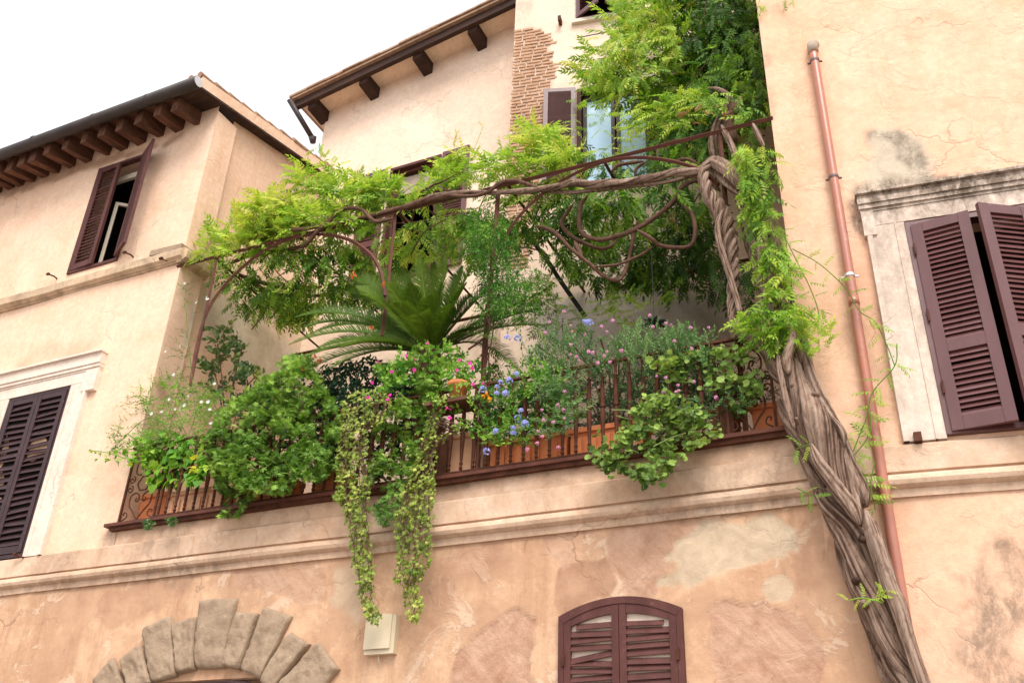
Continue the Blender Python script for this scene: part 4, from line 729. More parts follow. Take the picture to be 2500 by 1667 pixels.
def fol(mb, key, poly, dens, size, depth, mode='spray', tint=(.5, .15), clump=.5, cs=45., nrm=(0, -.45, .85), ns=.5, tgrad=0.):
    """leaves through a volume: an outline in photo pixels, filled over a depth range depth=('y',y0,y1) or, for the flat canopy, ('z',z0,z1,y0,y1)"""
    poly = np.asarray(poly, float); ym = (depth[1] + depth[2]) / 2 if depth[0] == 'y' else (depth[3] + depth[4]) / 2
    c = UY(poly.mean(0), ym)[0]; mpp = np.linalg.norm(c - CAM) / FPX * .93; n = max(3, int(parea(poly) * mpp * mpp * dens * DK.get(key, 2.))); q = spoly(poly, n, clump, cs)
    if depth[0] == 'y':
        k = np.clip(.5 + .9 * fbm(q[:, 0] / cs + 9, q[:, 1] / cs, 2, 5), 0, 1); k = .6 * k + .4 * rng.random(len(q)); P = UY(q, depth[1] + (depth[2] - depth[1]) * k)
    else:
        z = rng.uniform(depth[1], depth[2], len(q)); P = UZ(q, z); bad = (P[:, 1] < depth[3]) | (P[:, 1] > depth[4]); P[bad] = UY(q[bad], rng.uniform(depth[3], depth[4], bad.sum()))
    a, s = AX[mode]; ax = np.array(a) + rng.normal(0, 1, (len(P), 3)) * s; nr = np.array(nrm) + rng.normal(0, ns, (len(P), 3))
    tt = rng.normal(tint[0], tint[1], len(P)) + .3 * fbm(q[:, 0] / 60, q[:, 1] / 60, 2, 31)
    if tgrad: lo, hi = poly[:, 1].min(), poly[:, 1].max(); tt += tgrad * (.5 - (q[:, 1] - lo) / (hi - lo))
    scatter(mb, TP[key], P, ax, nr, rng.uniform(size[0], size[1], len(P)), np.clip(tt, 0, 1)); return P
def twigs(mb, poly, n, depth, L=(.3, .7), r=.006, up=.2):
    q = spoly(poly, n); P = UY(q, rng.uniform(depth[0], depth[1], len(q)))
    for p in P:
        d = unit(np.array([rng.normal(0, 1), rng.normal(-.1, .4), rng.normal(up, .5)])); l = rng.uniform(*L); e = p + d * l; mid = (p + e) / 2 + rng.normal(0, .12 * l, 3); mb.tube(smooth_path([p, mid, e], .08), r, 5, caps=False, att=.3)
# ================================================================== WISTERIA
zH = lambda p: zc(1300, 750, 800, p); zI = lambda p: zc(1150, 350, 800, p); zJ = lambda p: zc(1200, 0, 800, p); zK = lambda p: zc(450, 350, 800, p)
WV = thing('wisteria_vine', 'old wisteria with twisted trunks climbing beside the copper pipe over the pergola', 'climbing vine', (-.1, -.2, 0))
def limb(name, zf, pts, y, n=16, tw=3., amp=.09, mat='bark', ridges=4, wv=.0, parent=WV, scale=None, step=.03):
    pts = np.asarray(pts, float); px = zf(pts[:, :2]); sc_ = (zf([(1, 0)]) - zf([(0, 0)]))[0, 0]; P = UY(px, y); r = pts[:, 2] / 2 * sc_ * np.linalg.norm(P - CAM, axis=1) / FPX * .95
    Q = smooth_path(np.column_stack([P, r]), step); sd_ = rng.uniform(0, 9)
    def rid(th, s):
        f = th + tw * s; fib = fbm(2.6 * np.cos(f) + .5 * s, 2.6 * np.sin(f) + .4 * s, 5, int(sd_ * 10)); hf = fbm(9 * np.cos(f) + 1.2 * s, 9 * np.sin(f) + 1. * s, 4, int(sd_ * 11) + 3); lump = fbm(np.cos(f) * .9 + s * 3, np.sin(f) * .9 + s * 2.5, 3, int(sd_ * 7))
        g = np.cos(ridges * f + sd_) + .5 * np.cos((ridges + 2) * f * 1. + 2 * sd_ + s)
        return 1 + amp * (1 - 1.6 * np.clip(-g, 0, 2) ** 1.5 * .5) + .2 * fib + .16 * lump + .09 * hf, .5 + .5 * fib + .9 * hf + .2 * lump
    if wv: Q[:, :3] += wv * np.column_stack([vnoise(np.arange(len(Q)) * step * 5, 0 * Q[:, 0] + sd_, 3), vnoise(np.arange(len(Q)) * step * 5, 0 * Q[:, 0] + sd_, 13), vnoise(np.arange(len(Q)) * step * 5, 0 * Q[:, 0] + sd_, 23)])
    nt = min(4, len(Q) // 3); tp_ = np.array([.35, .65, .85, .96])[:nt]; Q[:nt, 3] *= tp_; Q[-nt:, 3] *= tp_[::-1]
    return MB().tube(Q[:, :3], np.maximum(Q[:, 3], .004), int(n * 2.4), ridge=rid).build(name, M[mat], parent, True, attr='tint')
def twisted(name, zf, pts, y, ns, tpm, parent=WV, n=16, off=.46, rr=.6, step=.02, mat='bark'):
    pts = np.asarray(pts, float); px = zf(pts[:, :2]); sc_ = (zf([(1, 0)]) - zf([(0, 0)]))[0, 0]; P = UY(px, y); r = pts[:, 2] / 2 * sc_ * np.linalg.norm(P - CAM, axis=1) / FPX * .95
    Q = smooth_path(np.column_stack([P, r]), step); C_, R_ = Q[:, :3], Q[:, 3]; t = unit(np.gradient(C_, axis=0)); u = unit(np.cross(t, [0, 1., 0])); v = np.cross(t, u); s_ = np.r_[0, np.cumsum(np.linalg.norm(np.diff(C_, axis=0), axis=1))]
    for k in range(ns):
        ph = rng.uniform(0, 9); a = 2 * math.pi * (k / ns + tpm * s_ + .06 * np.sin(s_ * 5 + k)); o = off * R_ * (1 + .12 * np.sin(s_ * 4 + ph)); S = C_ + o[:, None] * (np.cos(a)[:, None] * u + np.sin(a)[:, None] * v)
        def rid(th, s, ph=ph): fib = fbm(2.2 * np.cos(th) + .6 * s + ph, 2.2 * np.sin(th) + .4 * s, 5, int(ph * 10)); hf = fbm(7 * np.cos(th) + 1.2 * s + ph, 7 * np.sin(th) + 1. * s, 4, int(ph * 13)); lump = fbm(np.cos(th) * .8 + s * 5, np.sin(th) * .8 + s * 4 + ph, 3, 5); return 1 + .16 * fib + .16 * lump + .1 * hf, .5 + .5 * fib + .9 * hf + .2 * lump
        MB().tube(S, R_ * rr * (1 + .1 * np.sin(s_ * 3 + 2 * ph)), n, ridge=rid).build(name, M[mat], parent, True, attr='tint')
# lower twisted trunk, from the street up
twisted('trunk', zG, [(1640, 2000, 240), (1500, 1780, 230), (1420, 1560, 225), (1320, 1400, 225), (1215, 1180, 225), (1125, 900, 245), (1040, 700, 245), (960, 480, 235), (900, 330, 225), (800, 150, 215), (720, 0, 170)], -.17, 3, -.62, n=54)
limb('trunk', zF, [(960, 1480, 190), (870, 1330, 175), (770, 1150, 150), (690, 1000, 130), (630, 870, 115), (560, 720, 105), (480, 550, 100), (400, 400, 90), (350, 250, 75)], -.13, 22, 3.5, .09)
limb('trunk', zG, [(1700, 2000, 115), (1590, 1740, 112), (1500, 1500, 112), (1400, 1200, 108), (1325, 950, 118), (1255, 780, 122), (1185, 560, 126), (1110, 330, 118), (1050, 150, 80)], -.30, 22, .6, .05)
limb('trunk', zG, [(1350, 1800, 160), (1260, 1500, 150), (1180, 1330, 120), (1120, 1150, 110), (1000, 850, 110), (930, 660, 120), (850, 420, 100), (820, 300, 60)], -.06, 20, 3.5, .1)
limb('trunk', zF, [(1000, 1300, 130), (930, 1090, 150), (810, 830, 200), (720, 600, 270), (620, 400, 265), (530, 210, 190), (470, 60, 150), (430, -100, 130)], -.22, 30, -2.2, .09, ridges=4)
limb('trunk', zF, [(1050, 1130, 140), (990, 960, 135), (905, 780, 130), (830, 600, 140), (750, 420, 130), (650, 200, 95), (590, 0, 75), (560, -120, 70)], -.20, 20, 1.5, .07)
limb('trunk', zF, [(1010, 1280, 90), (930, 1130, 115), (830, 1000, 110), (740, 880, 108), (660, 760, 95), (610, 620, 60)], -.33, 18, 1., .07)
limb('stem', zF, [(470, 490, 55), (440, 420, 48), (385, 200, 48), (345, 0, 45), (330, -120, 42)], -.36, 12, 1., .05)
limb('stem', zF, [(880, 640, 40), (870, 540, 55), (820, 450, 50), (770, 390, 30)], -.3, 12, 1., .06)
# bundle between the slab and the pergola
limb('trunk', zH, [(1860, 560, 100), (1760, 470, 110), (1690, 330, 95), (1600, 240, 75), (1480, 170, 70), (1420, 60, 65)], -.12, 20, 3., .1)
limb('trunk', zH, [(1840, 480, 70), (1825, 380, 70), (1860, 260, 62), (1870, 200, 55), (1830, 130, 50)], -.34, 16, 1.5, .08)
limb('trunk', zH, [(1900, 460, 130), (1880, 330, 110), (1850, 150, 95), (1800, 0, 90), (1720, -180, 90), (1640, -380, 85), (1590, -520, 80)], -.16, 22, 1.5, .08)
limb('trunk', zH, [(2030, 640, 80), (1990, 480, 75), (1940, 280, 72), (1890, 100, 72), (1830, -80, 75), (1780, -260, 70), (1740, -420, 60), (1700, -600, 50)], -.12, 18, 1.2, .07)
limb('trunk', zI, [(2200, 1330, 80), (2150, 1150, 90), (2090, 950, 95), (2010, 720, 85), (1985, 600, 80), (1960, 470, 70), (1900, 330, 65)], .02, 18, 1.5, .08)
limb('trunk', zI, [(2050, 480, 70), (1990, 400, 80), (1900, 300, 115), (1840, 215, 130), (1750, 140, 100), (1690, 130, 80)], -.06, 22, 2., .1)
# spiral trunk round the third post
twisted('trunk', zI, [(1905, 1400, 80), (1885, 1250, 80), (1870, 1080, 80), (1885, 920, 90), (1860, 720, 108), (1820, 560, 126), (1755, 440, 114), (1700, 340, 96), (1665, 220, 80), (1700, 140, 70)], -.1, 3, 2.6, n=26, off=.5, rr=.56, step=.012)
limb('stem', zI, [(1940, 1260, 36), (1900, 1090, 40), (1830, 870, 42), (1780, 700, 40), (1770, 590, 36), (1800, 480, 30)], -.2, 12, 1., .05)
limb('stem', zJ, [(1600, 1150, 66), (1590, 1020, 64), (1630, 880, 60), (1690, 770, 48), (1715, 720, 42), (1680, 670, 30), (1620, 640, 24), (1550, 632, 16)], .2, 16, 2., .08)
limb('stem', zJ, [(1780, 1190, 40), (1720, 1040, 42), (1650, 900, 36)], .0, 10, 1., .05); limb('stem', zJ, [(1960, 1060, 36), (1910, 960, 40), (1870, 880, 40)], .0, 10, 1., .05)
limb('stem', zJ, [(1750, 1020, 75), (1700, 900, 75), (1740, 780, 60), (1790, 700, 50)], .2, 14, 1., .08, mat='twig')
# branches along the front beam
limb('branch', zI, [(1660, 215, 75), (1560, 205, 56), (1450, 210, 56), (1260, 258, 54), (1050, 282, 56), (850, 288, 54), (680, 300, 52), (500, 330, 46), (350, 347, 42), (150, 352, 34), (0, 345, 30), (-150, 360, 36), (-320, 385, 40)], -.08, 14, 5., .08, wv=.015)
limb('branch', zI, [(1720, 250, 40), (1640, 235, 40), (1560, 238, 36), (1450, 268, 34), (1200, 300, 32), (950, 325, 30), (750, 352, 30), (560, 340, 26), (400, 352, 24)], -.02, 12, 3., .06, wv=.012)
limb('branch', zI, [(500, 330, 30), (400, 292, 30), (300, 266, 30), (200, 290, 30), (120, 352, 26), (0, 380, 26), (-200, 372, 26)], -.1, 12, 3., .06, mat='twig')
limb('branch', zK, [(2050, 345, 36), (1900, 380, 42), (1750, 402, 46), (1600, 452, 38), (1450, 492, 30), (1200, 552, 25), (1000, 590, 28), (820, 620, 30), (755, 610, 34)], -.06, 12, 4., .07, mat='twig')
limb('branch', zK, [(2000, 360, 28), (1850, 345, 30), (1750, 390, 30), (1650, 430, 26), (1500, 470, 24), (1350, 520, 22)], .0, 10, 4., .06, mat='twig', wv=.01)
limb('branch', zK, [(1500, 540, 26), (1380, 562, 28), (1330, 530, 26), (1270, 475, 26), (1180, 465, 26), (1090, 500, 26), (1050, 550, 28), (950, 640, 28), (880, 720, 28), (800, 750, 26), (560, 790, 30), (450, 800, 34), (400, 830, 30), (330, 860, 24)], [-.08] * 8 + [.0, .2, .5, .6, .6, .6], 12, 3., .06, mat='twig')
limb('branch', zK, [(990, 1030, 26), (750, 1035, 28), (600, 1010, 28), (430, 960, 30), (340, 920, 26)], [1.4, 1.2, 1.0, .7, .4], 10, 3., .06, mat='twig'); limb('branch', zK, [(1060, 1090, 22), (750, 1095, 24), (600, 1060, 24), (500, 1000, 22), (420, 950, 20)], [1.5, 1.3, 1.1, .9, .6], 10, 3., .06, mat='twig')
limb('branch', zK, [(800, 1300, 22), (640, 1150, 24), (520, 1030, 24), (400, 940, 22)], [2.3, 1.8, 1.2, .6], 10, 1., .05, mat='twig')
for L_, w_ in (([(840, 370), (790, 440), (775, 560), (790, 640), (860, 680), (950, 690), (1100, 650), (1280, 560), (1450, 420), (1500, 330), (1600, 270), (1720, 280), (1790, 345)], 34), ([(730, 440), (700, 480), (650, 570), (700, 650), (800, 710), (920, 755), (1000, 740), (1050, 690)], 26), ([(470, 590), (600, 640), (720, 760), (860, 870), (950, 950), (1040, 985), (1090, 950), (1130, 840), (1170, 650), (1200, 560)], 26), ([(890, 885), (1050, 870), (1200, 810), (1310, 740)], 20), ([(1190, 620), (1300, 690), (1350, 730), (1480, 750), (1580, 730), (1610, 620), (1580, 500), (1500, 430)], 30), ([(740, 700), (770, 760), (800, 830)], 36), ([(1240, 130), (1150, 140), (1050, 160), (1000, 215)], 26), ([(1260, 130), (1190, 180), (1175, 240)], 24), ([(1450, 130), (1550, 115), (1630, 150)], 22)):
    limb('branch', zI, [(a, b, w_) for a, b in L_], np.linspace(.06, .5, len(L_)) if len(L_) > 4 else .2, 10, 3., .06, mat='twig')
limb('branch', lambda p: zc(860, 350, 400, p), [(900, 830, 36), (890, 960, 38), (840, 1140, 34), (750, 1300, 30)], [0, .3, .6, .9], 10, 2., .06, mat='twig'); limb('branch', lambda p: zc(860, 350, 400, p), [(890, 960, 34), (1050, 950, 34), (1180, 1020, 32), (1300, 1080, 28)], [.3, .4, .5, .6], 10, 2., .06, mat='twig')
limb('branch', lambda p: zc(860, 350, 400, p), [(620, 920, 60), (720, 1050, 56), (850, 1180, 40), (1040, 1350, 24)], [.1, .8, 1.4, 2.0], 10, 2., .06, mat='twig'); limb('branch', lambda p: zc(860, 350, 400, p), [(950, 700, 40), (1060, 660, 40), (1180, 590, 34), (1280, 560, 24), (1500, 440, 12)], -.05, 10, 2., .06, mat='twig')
for px_ in zG([(970, 735), (1215, 665), (1110, 325), (1380, 1220), (1050, 930), (1030, 385)]).tolist() + zF([(430, 170), (500, 445), (660, 215)]).tolist():
    q = UY(px_, -.27)[0]; d = unit(np.array([rng.normal(0, .5), -1, rng.normal(0, .5)])); r = rng.uniform(.014, .024); MB().tube([q, q + d * .03, q + d * .06, q + d * .075], [r * 1.5, r * 1.1, r, r * .5], 9, att=rng.uniform(.1, .6)).build('knot', M['bark'], WV, True, attr='tint')
# foliage
def part(name, mat, parent, fn):
    mb = MB(); fn(mb); return mb.build(name, M[mat], parent, False, attr='tint')
def f_top(mb):
    for poly, tn in (([(455, 595), (468, 548), (520, 520), (575, 500), (600, 455), (640, 448), (672, 468), (730, 480), (805, 490), (832, 520), (760, 525), (700, 545), (600, 580), (520, 605)], .8), ([(540, 545), (620, 500), (720, 495), (780, 505), (690, 540), (600, 570)], .75), ([(672, 405), (740, 372), (790, 395), (805, 430), (865, 425), (905, 440), (890, 475), (800, 482), (740, 468), (690, 442)], .75),
                     ([(832, 425), (862, 398), (900, 420), (905, 452), (868, 478), (842, 460)], .8), ([(1010, 392), (1040, 338), (1078, 350), (1088, 392), (1072, 425), (1020, 428)], .78), ([(1000, 430), (1030, 410), (1080, 425), (1060, 440)], .75), ([(1088, 385), (1140, 362), (1200, 368), (1228, 335), (1216, 300), (1262, 296), (1294, 330), (1322, 372), (1290, 392), (1220, 402), (1150, 412), (1098, 412)], .78), ([(900, 468), (955, 440), (1000, 428), (1002, 452), (925, 482)], .7), ([(1215, 300), (1260, 296), (1275, 350), (1225, 360)], .85), ([(1280, 350), (1320, 340), (1330, 385), (1290, 395)], .85), ([(560, 520), (640, 470), (720, 490), (700, 530), (600, 560)], .85)):
        fol(mb, 'wist', dd(poly), 125, (.22, .36), ('y', -.15, .55), 'spray', (tn + .04, .14), .4, 36, tgrad=.15)
    fol(mb, 'wist', dd([(720, 350), (760, 350), (770, 385), (740, 395)]), 60, (.14, .2), ('y', .1, .4), 'up', (.75, .1), 0); fol(mb, 'spr', dd([(470, 460), (495, 455), (545, 480), (540, 492), (480, 475)]), 40, (.12, .18), ('y', 0, .2), 'side', (.85, .1), 0); fol(mb, 'spr', dd([(715, 340), (745, 330), (770, 350), (750, 380)]), 50, (.12, .18), ('y', .2, .3), 'side', (.8, .1), 0); fol(mb, 'spr', dd([(660, 390), (680, 380), (700, 420), (680, 430)]), 60, (.12, .18), ('y', .2, .3), 'side', (.85, .1), 0)
part('foliage', 'wist', WV, f_top)
def f_left(mb):
    fol(mb, 'wist', dd([(478, 605), (560, 580), (660, 552), (760, 542), (850, 592), (885, 625), (830, 685), (760, 705), (690, 738), (620, 718), (560, 700), (520, 662), (486, 640)]), 72, (.22, .32), ('z', 8.35, 8.8, .15, 2.5), 'hang', (.5, .18), .65, 50)
    fol(mb, 'wist', dd([(600, 560), (740, 545), (840, 560), (860, 600), (760, 620), (640, 600)]), 70, (.22, .3), ('y', .1, .9), 'hang', (.42, .17), .5, 40); fol(mb, 'wist', dd([(520, 640), (640, 640), (760, 650), (700, 740), (640, 720), (560, 705)]), 70, (.22, .3), ('y', .8, 2.4), 'hang', (.55, .17), .6, 40)
part('foliage', 'wist', WV, f_left)
def f_mid(mb):
    fol(mb, 'wist', dd([(855, 525), (960, 505), (1060, 480), (1110, 470), (1180, 500), (1180, 560), (1120, 600), (1040, 585), (950, 595), (880, 605)]), 85, (.2, .3), ('z', 8.4, 8.8, .1, 2.3), 'hang', (.62, .18), .55, 50)
    fol(mb, 'wist', dd([(760, 470), (900, 470), (905, 520), (800, 560), (740, 540)]), 80, (.2, .3), ('y', -.05, .5), 'side', (.66, .18), .6, 36); fol(mb, 'wist', dd([(1090, 420), (1300, 410), (1340, 440), (1220, 470), (1120, 470)]), 95, (.2, .3), ('y', .1, .7), 'side', (.64, .18), .5, 40)
part('foliage', 'wist', WV, f_mid)
def f_right(mb):
    fol(mb, 'wist', dd([(1170, 475), (1260, 440), (1420, 415), (1600, 420), (1640, 470), (1665, 560), (1690, 600), (1680, 690), (1645, 655), (1560, 645), (1500, 650), (1420, 645), (1340, 645), (1280, 610), (1240, 575), (1190, 530)]), 64, (.24, .34), ('z', 8.3, 8.75, .25, 2.4), 'hang', (.36, .17), .65, 45)
    fol(mb, 'wist', dd([(1250, 560), (1400, 540), (1600, 540), (1680, 580), (1680, 690), (1640, 650), (1500, 650), (1340, 648)]), 44, (.24, .36), ('y', 1.2, 2.3), 'hang', (.26, .12), .6, 50); fol(mb, 'wist', dd([(1340, 430), (1500, 430), (1500, 520), (1380, 560), (1300, 520)]), 50, (.18, .26), ('y', .3, .8), 'hang', (.5, .2), .6, 40)
    fol(mb, 'wist', dd([(1290, 330), (1480, 350), (1620, 370), (1610, 420), (1480, 400), (1360, 400)]), 80, (.18, .26), ('y', .2, 1.0), 'hang', (.45, .2), .5, 40); fol(mb, 'wist', dd([(1480, 330), (1640, 310), (1640, 370), (1500, 380)]), 120, (.18, .26), ('y', .3, 1.4), 'hang', (.35, .2), .3, 40)
    fol(mb, 'wist', dd([(1380, 690), (1450, 662), (1560, 655), (1570, 685), (1460, 705), (1440, 760), (1400, 745)]), 75, (.15, .22), ('y', 1.0, 1.8), 'side', (.66, .12), .3, 40); fol(mb, 'wist', dd([(1530, 520), (1640, 490), (1650, 600), (1550, 600)]), 70, (.24, .34), ('y', .6, 2.0), 'hang', (.2, .1), 0, 40)
part('foliage', 'wist', WV, f_right)
def f_wall(mb):
    fol(mb, 'wist', dd([(1440, -40), (1600, -40), (1600, 200), (1610, 290), (1540, 320), (1490, 290), (1470, 245), (1400, 225), (1345, 200), (1330, 170), (1368, 120), (1395, 60), (1425, 20)]), 85, (.27, .42), ('y', 1.2, 2.5), 'spray', (.64, .18), .5, 50)
    fol(mb, 'wist', dd([(1400, -40), (1540, -40), (1560, 120), (1500, 200), (1380, 190), (1360, 140), (1400, 70)]), 75, (.18, .28), ('y', .9, 1.5), 'fall', (.78, .12), .4, 50)
    fol(mb, 'wist', dd([(1560, -40), (1735, -40), (1748, 150), (1762, 290), (1640, 320), (1560, 330), (1530, 300), (1600, 200), (1570, 100)]), 125, (.24, .36), ('y', .9, 2.6), 'fall', (.32, .17), .55, 50); fol(mb, 'wist', dd([(1640, 60), (1745, 60), (1760, 280), (1700, 300), (1600, 200)]), 70, (.18, .26), ('y', .3, 1.0), 'fall', (.45, .14), .6, 45)
    for poly in ([(1300, 265), (1320, 215), (1360, 215), (1340, 280), (1310, 290)], [(1340, 225), (1450, 225), (1480, 290), (1400, 290)], [(1300, 290), (1360, 280), (1400, 300), (1330, 310)], [(1400, 330), (1450, 300), (1460, 350), (1390, 370)], [(1360, 290), (1440, 280), (1430, 330)], [(1440, 310), (1500, 290), (1520, 340), (1460, 350)]): fol(mb, 'spr', dd(poly), 60, (.16, .24), ('y', .5, 1.6), 'side', (.7, .1), .3, 30)
    fol(mb, 'wist', dd([(1600, 215), (1690, 200), (1750, 250), (1740, 300), (1690, 250), (1610, 245)]), 70, (.18, .26), ('y', -.05, .3), 'fall', (.5, .15), .5, 30); fol(mb, 'wist', dd([(1470, 240), (1620, 205), (1640, 240), (1560, 290), (1480, 300)]), 130, (.18, .26), ('y', .3, .9), 'side', (.72, .12), .3, 40); fol(mb, 'spr', dd([(1735, -5), (1830, -5), (1820, 12), (1740, 12)]), 100, (.12, .18), ('y', -.1, .05), 'fall', (.6, .1), 0); fol(mb, 'wist', dd([(1590, -40), (1735, -40), (1745, 130), (1680, 200), (1600, 150)]), 160, (.2, .3), ('y', 1.8, 2.8), 'fall', (.08, .06), 0, 60)
part('foliage', 'wist', WV, f_wall)
def f_strip(mb):
    fol(mb, 'wist', dd([(1690, 330), (1768, 320), (1786, 440), (1800, 600), (1830, 680), (1850, 745), (1815, 800), (1765, 730), (1745, 610), (1705, 480), (1695, 410)]), 150, (.16, .26), ('y', -.42, -.05), 'fall', (.66, .12), .6, 40); fol(mb, 'wist', dd([(1650, 330), (1770, 320), (1780, 420), (1700, 420)]), 110, (.18, .26), ('y', .0, .8), 'fall', (.4, .15), .3, 40)
    fol(mb, 'wist', dd([(1848, 745), (1910, 745), (1898, 800), (1865, 838), (1842, 800)]), 190, (.13, .22), ('y', -.4, -.15), 'up', (.7, .1), 0); fol(mb, 'wist', dd([(1695, 715), (1760, 700), (1815, 760), (1800, 800), (1740, 790)]), 190, (.15, .24), ('y', -.45, -.2), 'side', (.66, .12), 0); fol(mb, 'wist', dd([(1690, 560), (1750, 560), (1750, 700), (1710, 700)]), 60, (.16, .24), ('y', .3, .8), 'hang', (.2, .1), .3, 40)
def shootpath(mb, pts, y, n, sz, tn, r=.005):
    P = smooth_path(UY(pts, y), .03); mb.tube(P, r, 5, att=tn * .8); i = np.linspace(min(3, len(P) // 4), len(P) - 1, n).astype(int); d = np.gradient(P, axis=0)[i]; d = unit(d); s = np.where(np.arange(n) % 2, 1, -1)[:, None]; side = unit(np.cross(d, [0, 1., 0])) * s
    scatter(mb, TP['spr'], P[i], d * .5 + side + rng.normal(0, .25, (n, 3)) + [0, -.25, 0], np.array([0, -.8, .6]) + rng.normal(0, .3, (n, 3)), rng.uniform(*sz, n), np.clip(rng.normal(tn, .1, n), 0, 1))
def f_shoots(mb):
    for pts, n in (([(1820, 572), (1880, 605), (1940, 660), (1975, 715), (2010, 740), (2040, 800), (2055, 840)], 16), ([(2060, 790), (2055, 840), (2005, 900), (1990, 960), (1970, 1010), (1955, 1060), (1985, 1090), (2000, 1140)], 22), ([(1780, 500), (1830, 600), (1860, 660), (1880, 720), (1870, 760)], 16), ([(1950, 1060), (1995, 1000), (2000, 950)], 8), ([(2010, 1060), (2000, 1110), (2010, 1170)], 9)): shootpath(mb, dd(pts), -.12, n, (.11, .19), .62)
    for pts in ([(1830, 1120), (1850, 1130), (1870, 1140)], [(1860, 1020), (1830, 1030)]): shootpath(mb, dd(pts), -.35, 4, (.1, .15), .6)
    shootpath(mb, zG([(1200, 900), (1180, 860), (1230, 800)]), -.35, 5, (.08, .12), .85); shootpath(mb, zG([(1190, 910), (1100, 880), (1000, 870), (920, 890)]), -.33, 5, (.08, .12), .88)
    shootpath(mb, dd([(985, 440), (1060, 395), (1090, 340), (1110, 290)]), .2, 10, (.06, .1), .8, .003); shootpath(mb, dd([(895, 470), (930, 440), (960, 424), (980, 440)]), -.1, 4, (.06, .1), .7, .004)
part('foliage', 'wist', WV, f_strip); part('foliage', 'wist', WV, f_shoots)
part('withered_leaves', 'dead', WV, lambda mb: (fol(mb, 'spr', zJ([(1270, 880), (1330, 820), (1480, 740), (1580, 680), (1590, 760), (1480, 880), (1440, 930), (1300, 950)]), 70, (.12, .2), ('y', .2, .6), 'hang', (.5, .2), 0), fol(mb, 'spr', zJ([(1640, 760), (1690, 740), (1690, 840), (1640, 880)]), 120, (.1, .16), ('y', .0, .1), 'hang', (.6, .2), 0), fol(mb, 'spr', zI([(1430, 480), (1480, 480), (1480, 590), (1430, 590)]), 90, (.1, .16), ('y', .5, .7), 'hang', (.6, .2), 0)))
mb = MB()
for poly, dp in ((dd([(520, 620), (700, 560), (860, 620), (700, 700)]), (.3, 2.2)), (dd([(1200, 500), (1600, 440), (1660, 560), (1400, 620)]), (.3, 2.)), (dd([(900, 520), (1150, 480), (1150, 580), (950, 600)]), (.3, 1.8)), (dd([(1420, 40), (1720, 40), (1720, 300), (1500, 300)]), (1., 2.4))): twigs(mb, poly, 16, dp, (.4, 1.), .008)
mb.build('twigs', M['twig'], WV)['kind'] = 'stuff'
# ================================================================== POTS on the terrace
def pot_trough(px0, px1, pytop, y, depth, mat, flute=0, label='', rim=.03, cat='planter', ribs=0):
    a, b = UY((px0, pytop), y)[0], UY((px1, pytop), y)[0]; x0, x1 = a[0], b[0]; zt = (a[2] + b[2]) / 2; z0 = 5.09; h = zt - z0
    th_ = thing('terracotta_planter', label, cat, ((x0 + x1) / 2, y + depth / 2, z0), 'terracotta planters behind the railing')
    mb = MB(); mb.box(x0 + .012, x1 - .012, y + .012, y + depth - .012, z0, zt - .05, taper=.93)
    if flute:
        n = flute; wd = (x1 - x0) / n
        for k in range(n): mb.box(x0 + k * wd + wd * .2, x0 + k * wd + wd * .8, y - .004, y + .014, z0 + .02, zt - .10)
    for k in range(ribs): mb.box(x0 + .012, x1 - .012, y - .0, y + .013, z0 + .03 + k * (h - .12) / ribs, z0 + .03 + (k + .6) * (h - .12) / ribs)
    mb.build('pot_body', M[mat], th_); MB().box(x0 - .005, x1 + .005, y - .014, y + depth + .01, zt - .049, zt).build('pot_rim', M[mat], th_)
    MB().box(x0 + .02, x1 - .02, y + .03, y + depth - .03, zt + .001, zt + .008).build('soil', M['soil'], th_); return th_
pot_trough(345, 415, 1204, .14, .3, 'terra', label='orange square planter behind the scrolled iron panel')
pot_trough(417, 548, 1193, .06, .26, 'terral', 8, label='pale fluted trough under the heart-leaved plant')
pot_trough(585, 705, 1168, .1, .3, 'terra', label='orange trough mostly hidden under the large geranium bush')
pot_trough(766, 838, 1150, .08, .28, 'terra', ribs=7, label='ribbed orange planter just left of the lower-hanging ivy curtain')
pot_trough(1062, 1096, 1060, .3, .3, 'terrab', label='dark brown planter just right of the fuller ivy curtain')
pot_trough(1096, 1188, 1056, .08, .34, 'terral', label='tall tan planter beside the thick double railing upright')
pot_trough(1196, 1388, 1064, .1, .3, 'terra', 9, label='long fluted orange trough under the blue flowers')
pot_trough(1390, 1510, 1040, .1, .3, 'terra', 7, label='fluted bright orange trough left of the hanging scalloped bush')
pot_trough(1545, 1570, 1022, .12, .3, 'terra', label='narrow orange planter behind the hanging scalloped bush')
pot_trough(1726, 1792, 992, .12, .3, 'terrab', label='brown planter at the right, beneath the upper scalloped bush')
pot_trough(1828, 1912, 984, .12, .32, 'terra', label='bright orange planter behind the right scroll panel')
rp = thing('terracotta_pot', 'round terracotta pot on a small shelf at the railing top', 'flower pot', UY((1118, 960), -.12)[0])
c = np.array(wpos(rp)); MB().lathe([(.07, -.12), (.1, .06), (.115, .06), (.12, .11), (.1, .11), (.095, .09)], c, 16).build('pot_body', M['terra'], rp, True); MB().lathe([(.0, .085), (.09, .088)], c, 12).build('soil', M['soil'], rp)
sh = tag(MB().box(c[0] - .3, c[0] + .2, c[1] - .16, c[1] + .14, c[2] - .165, c[2] - .125).build('pot_shelf', M['wood'], None, local=c), 'small brown shelf under the round terracotta pot on the railing', 'shelf')
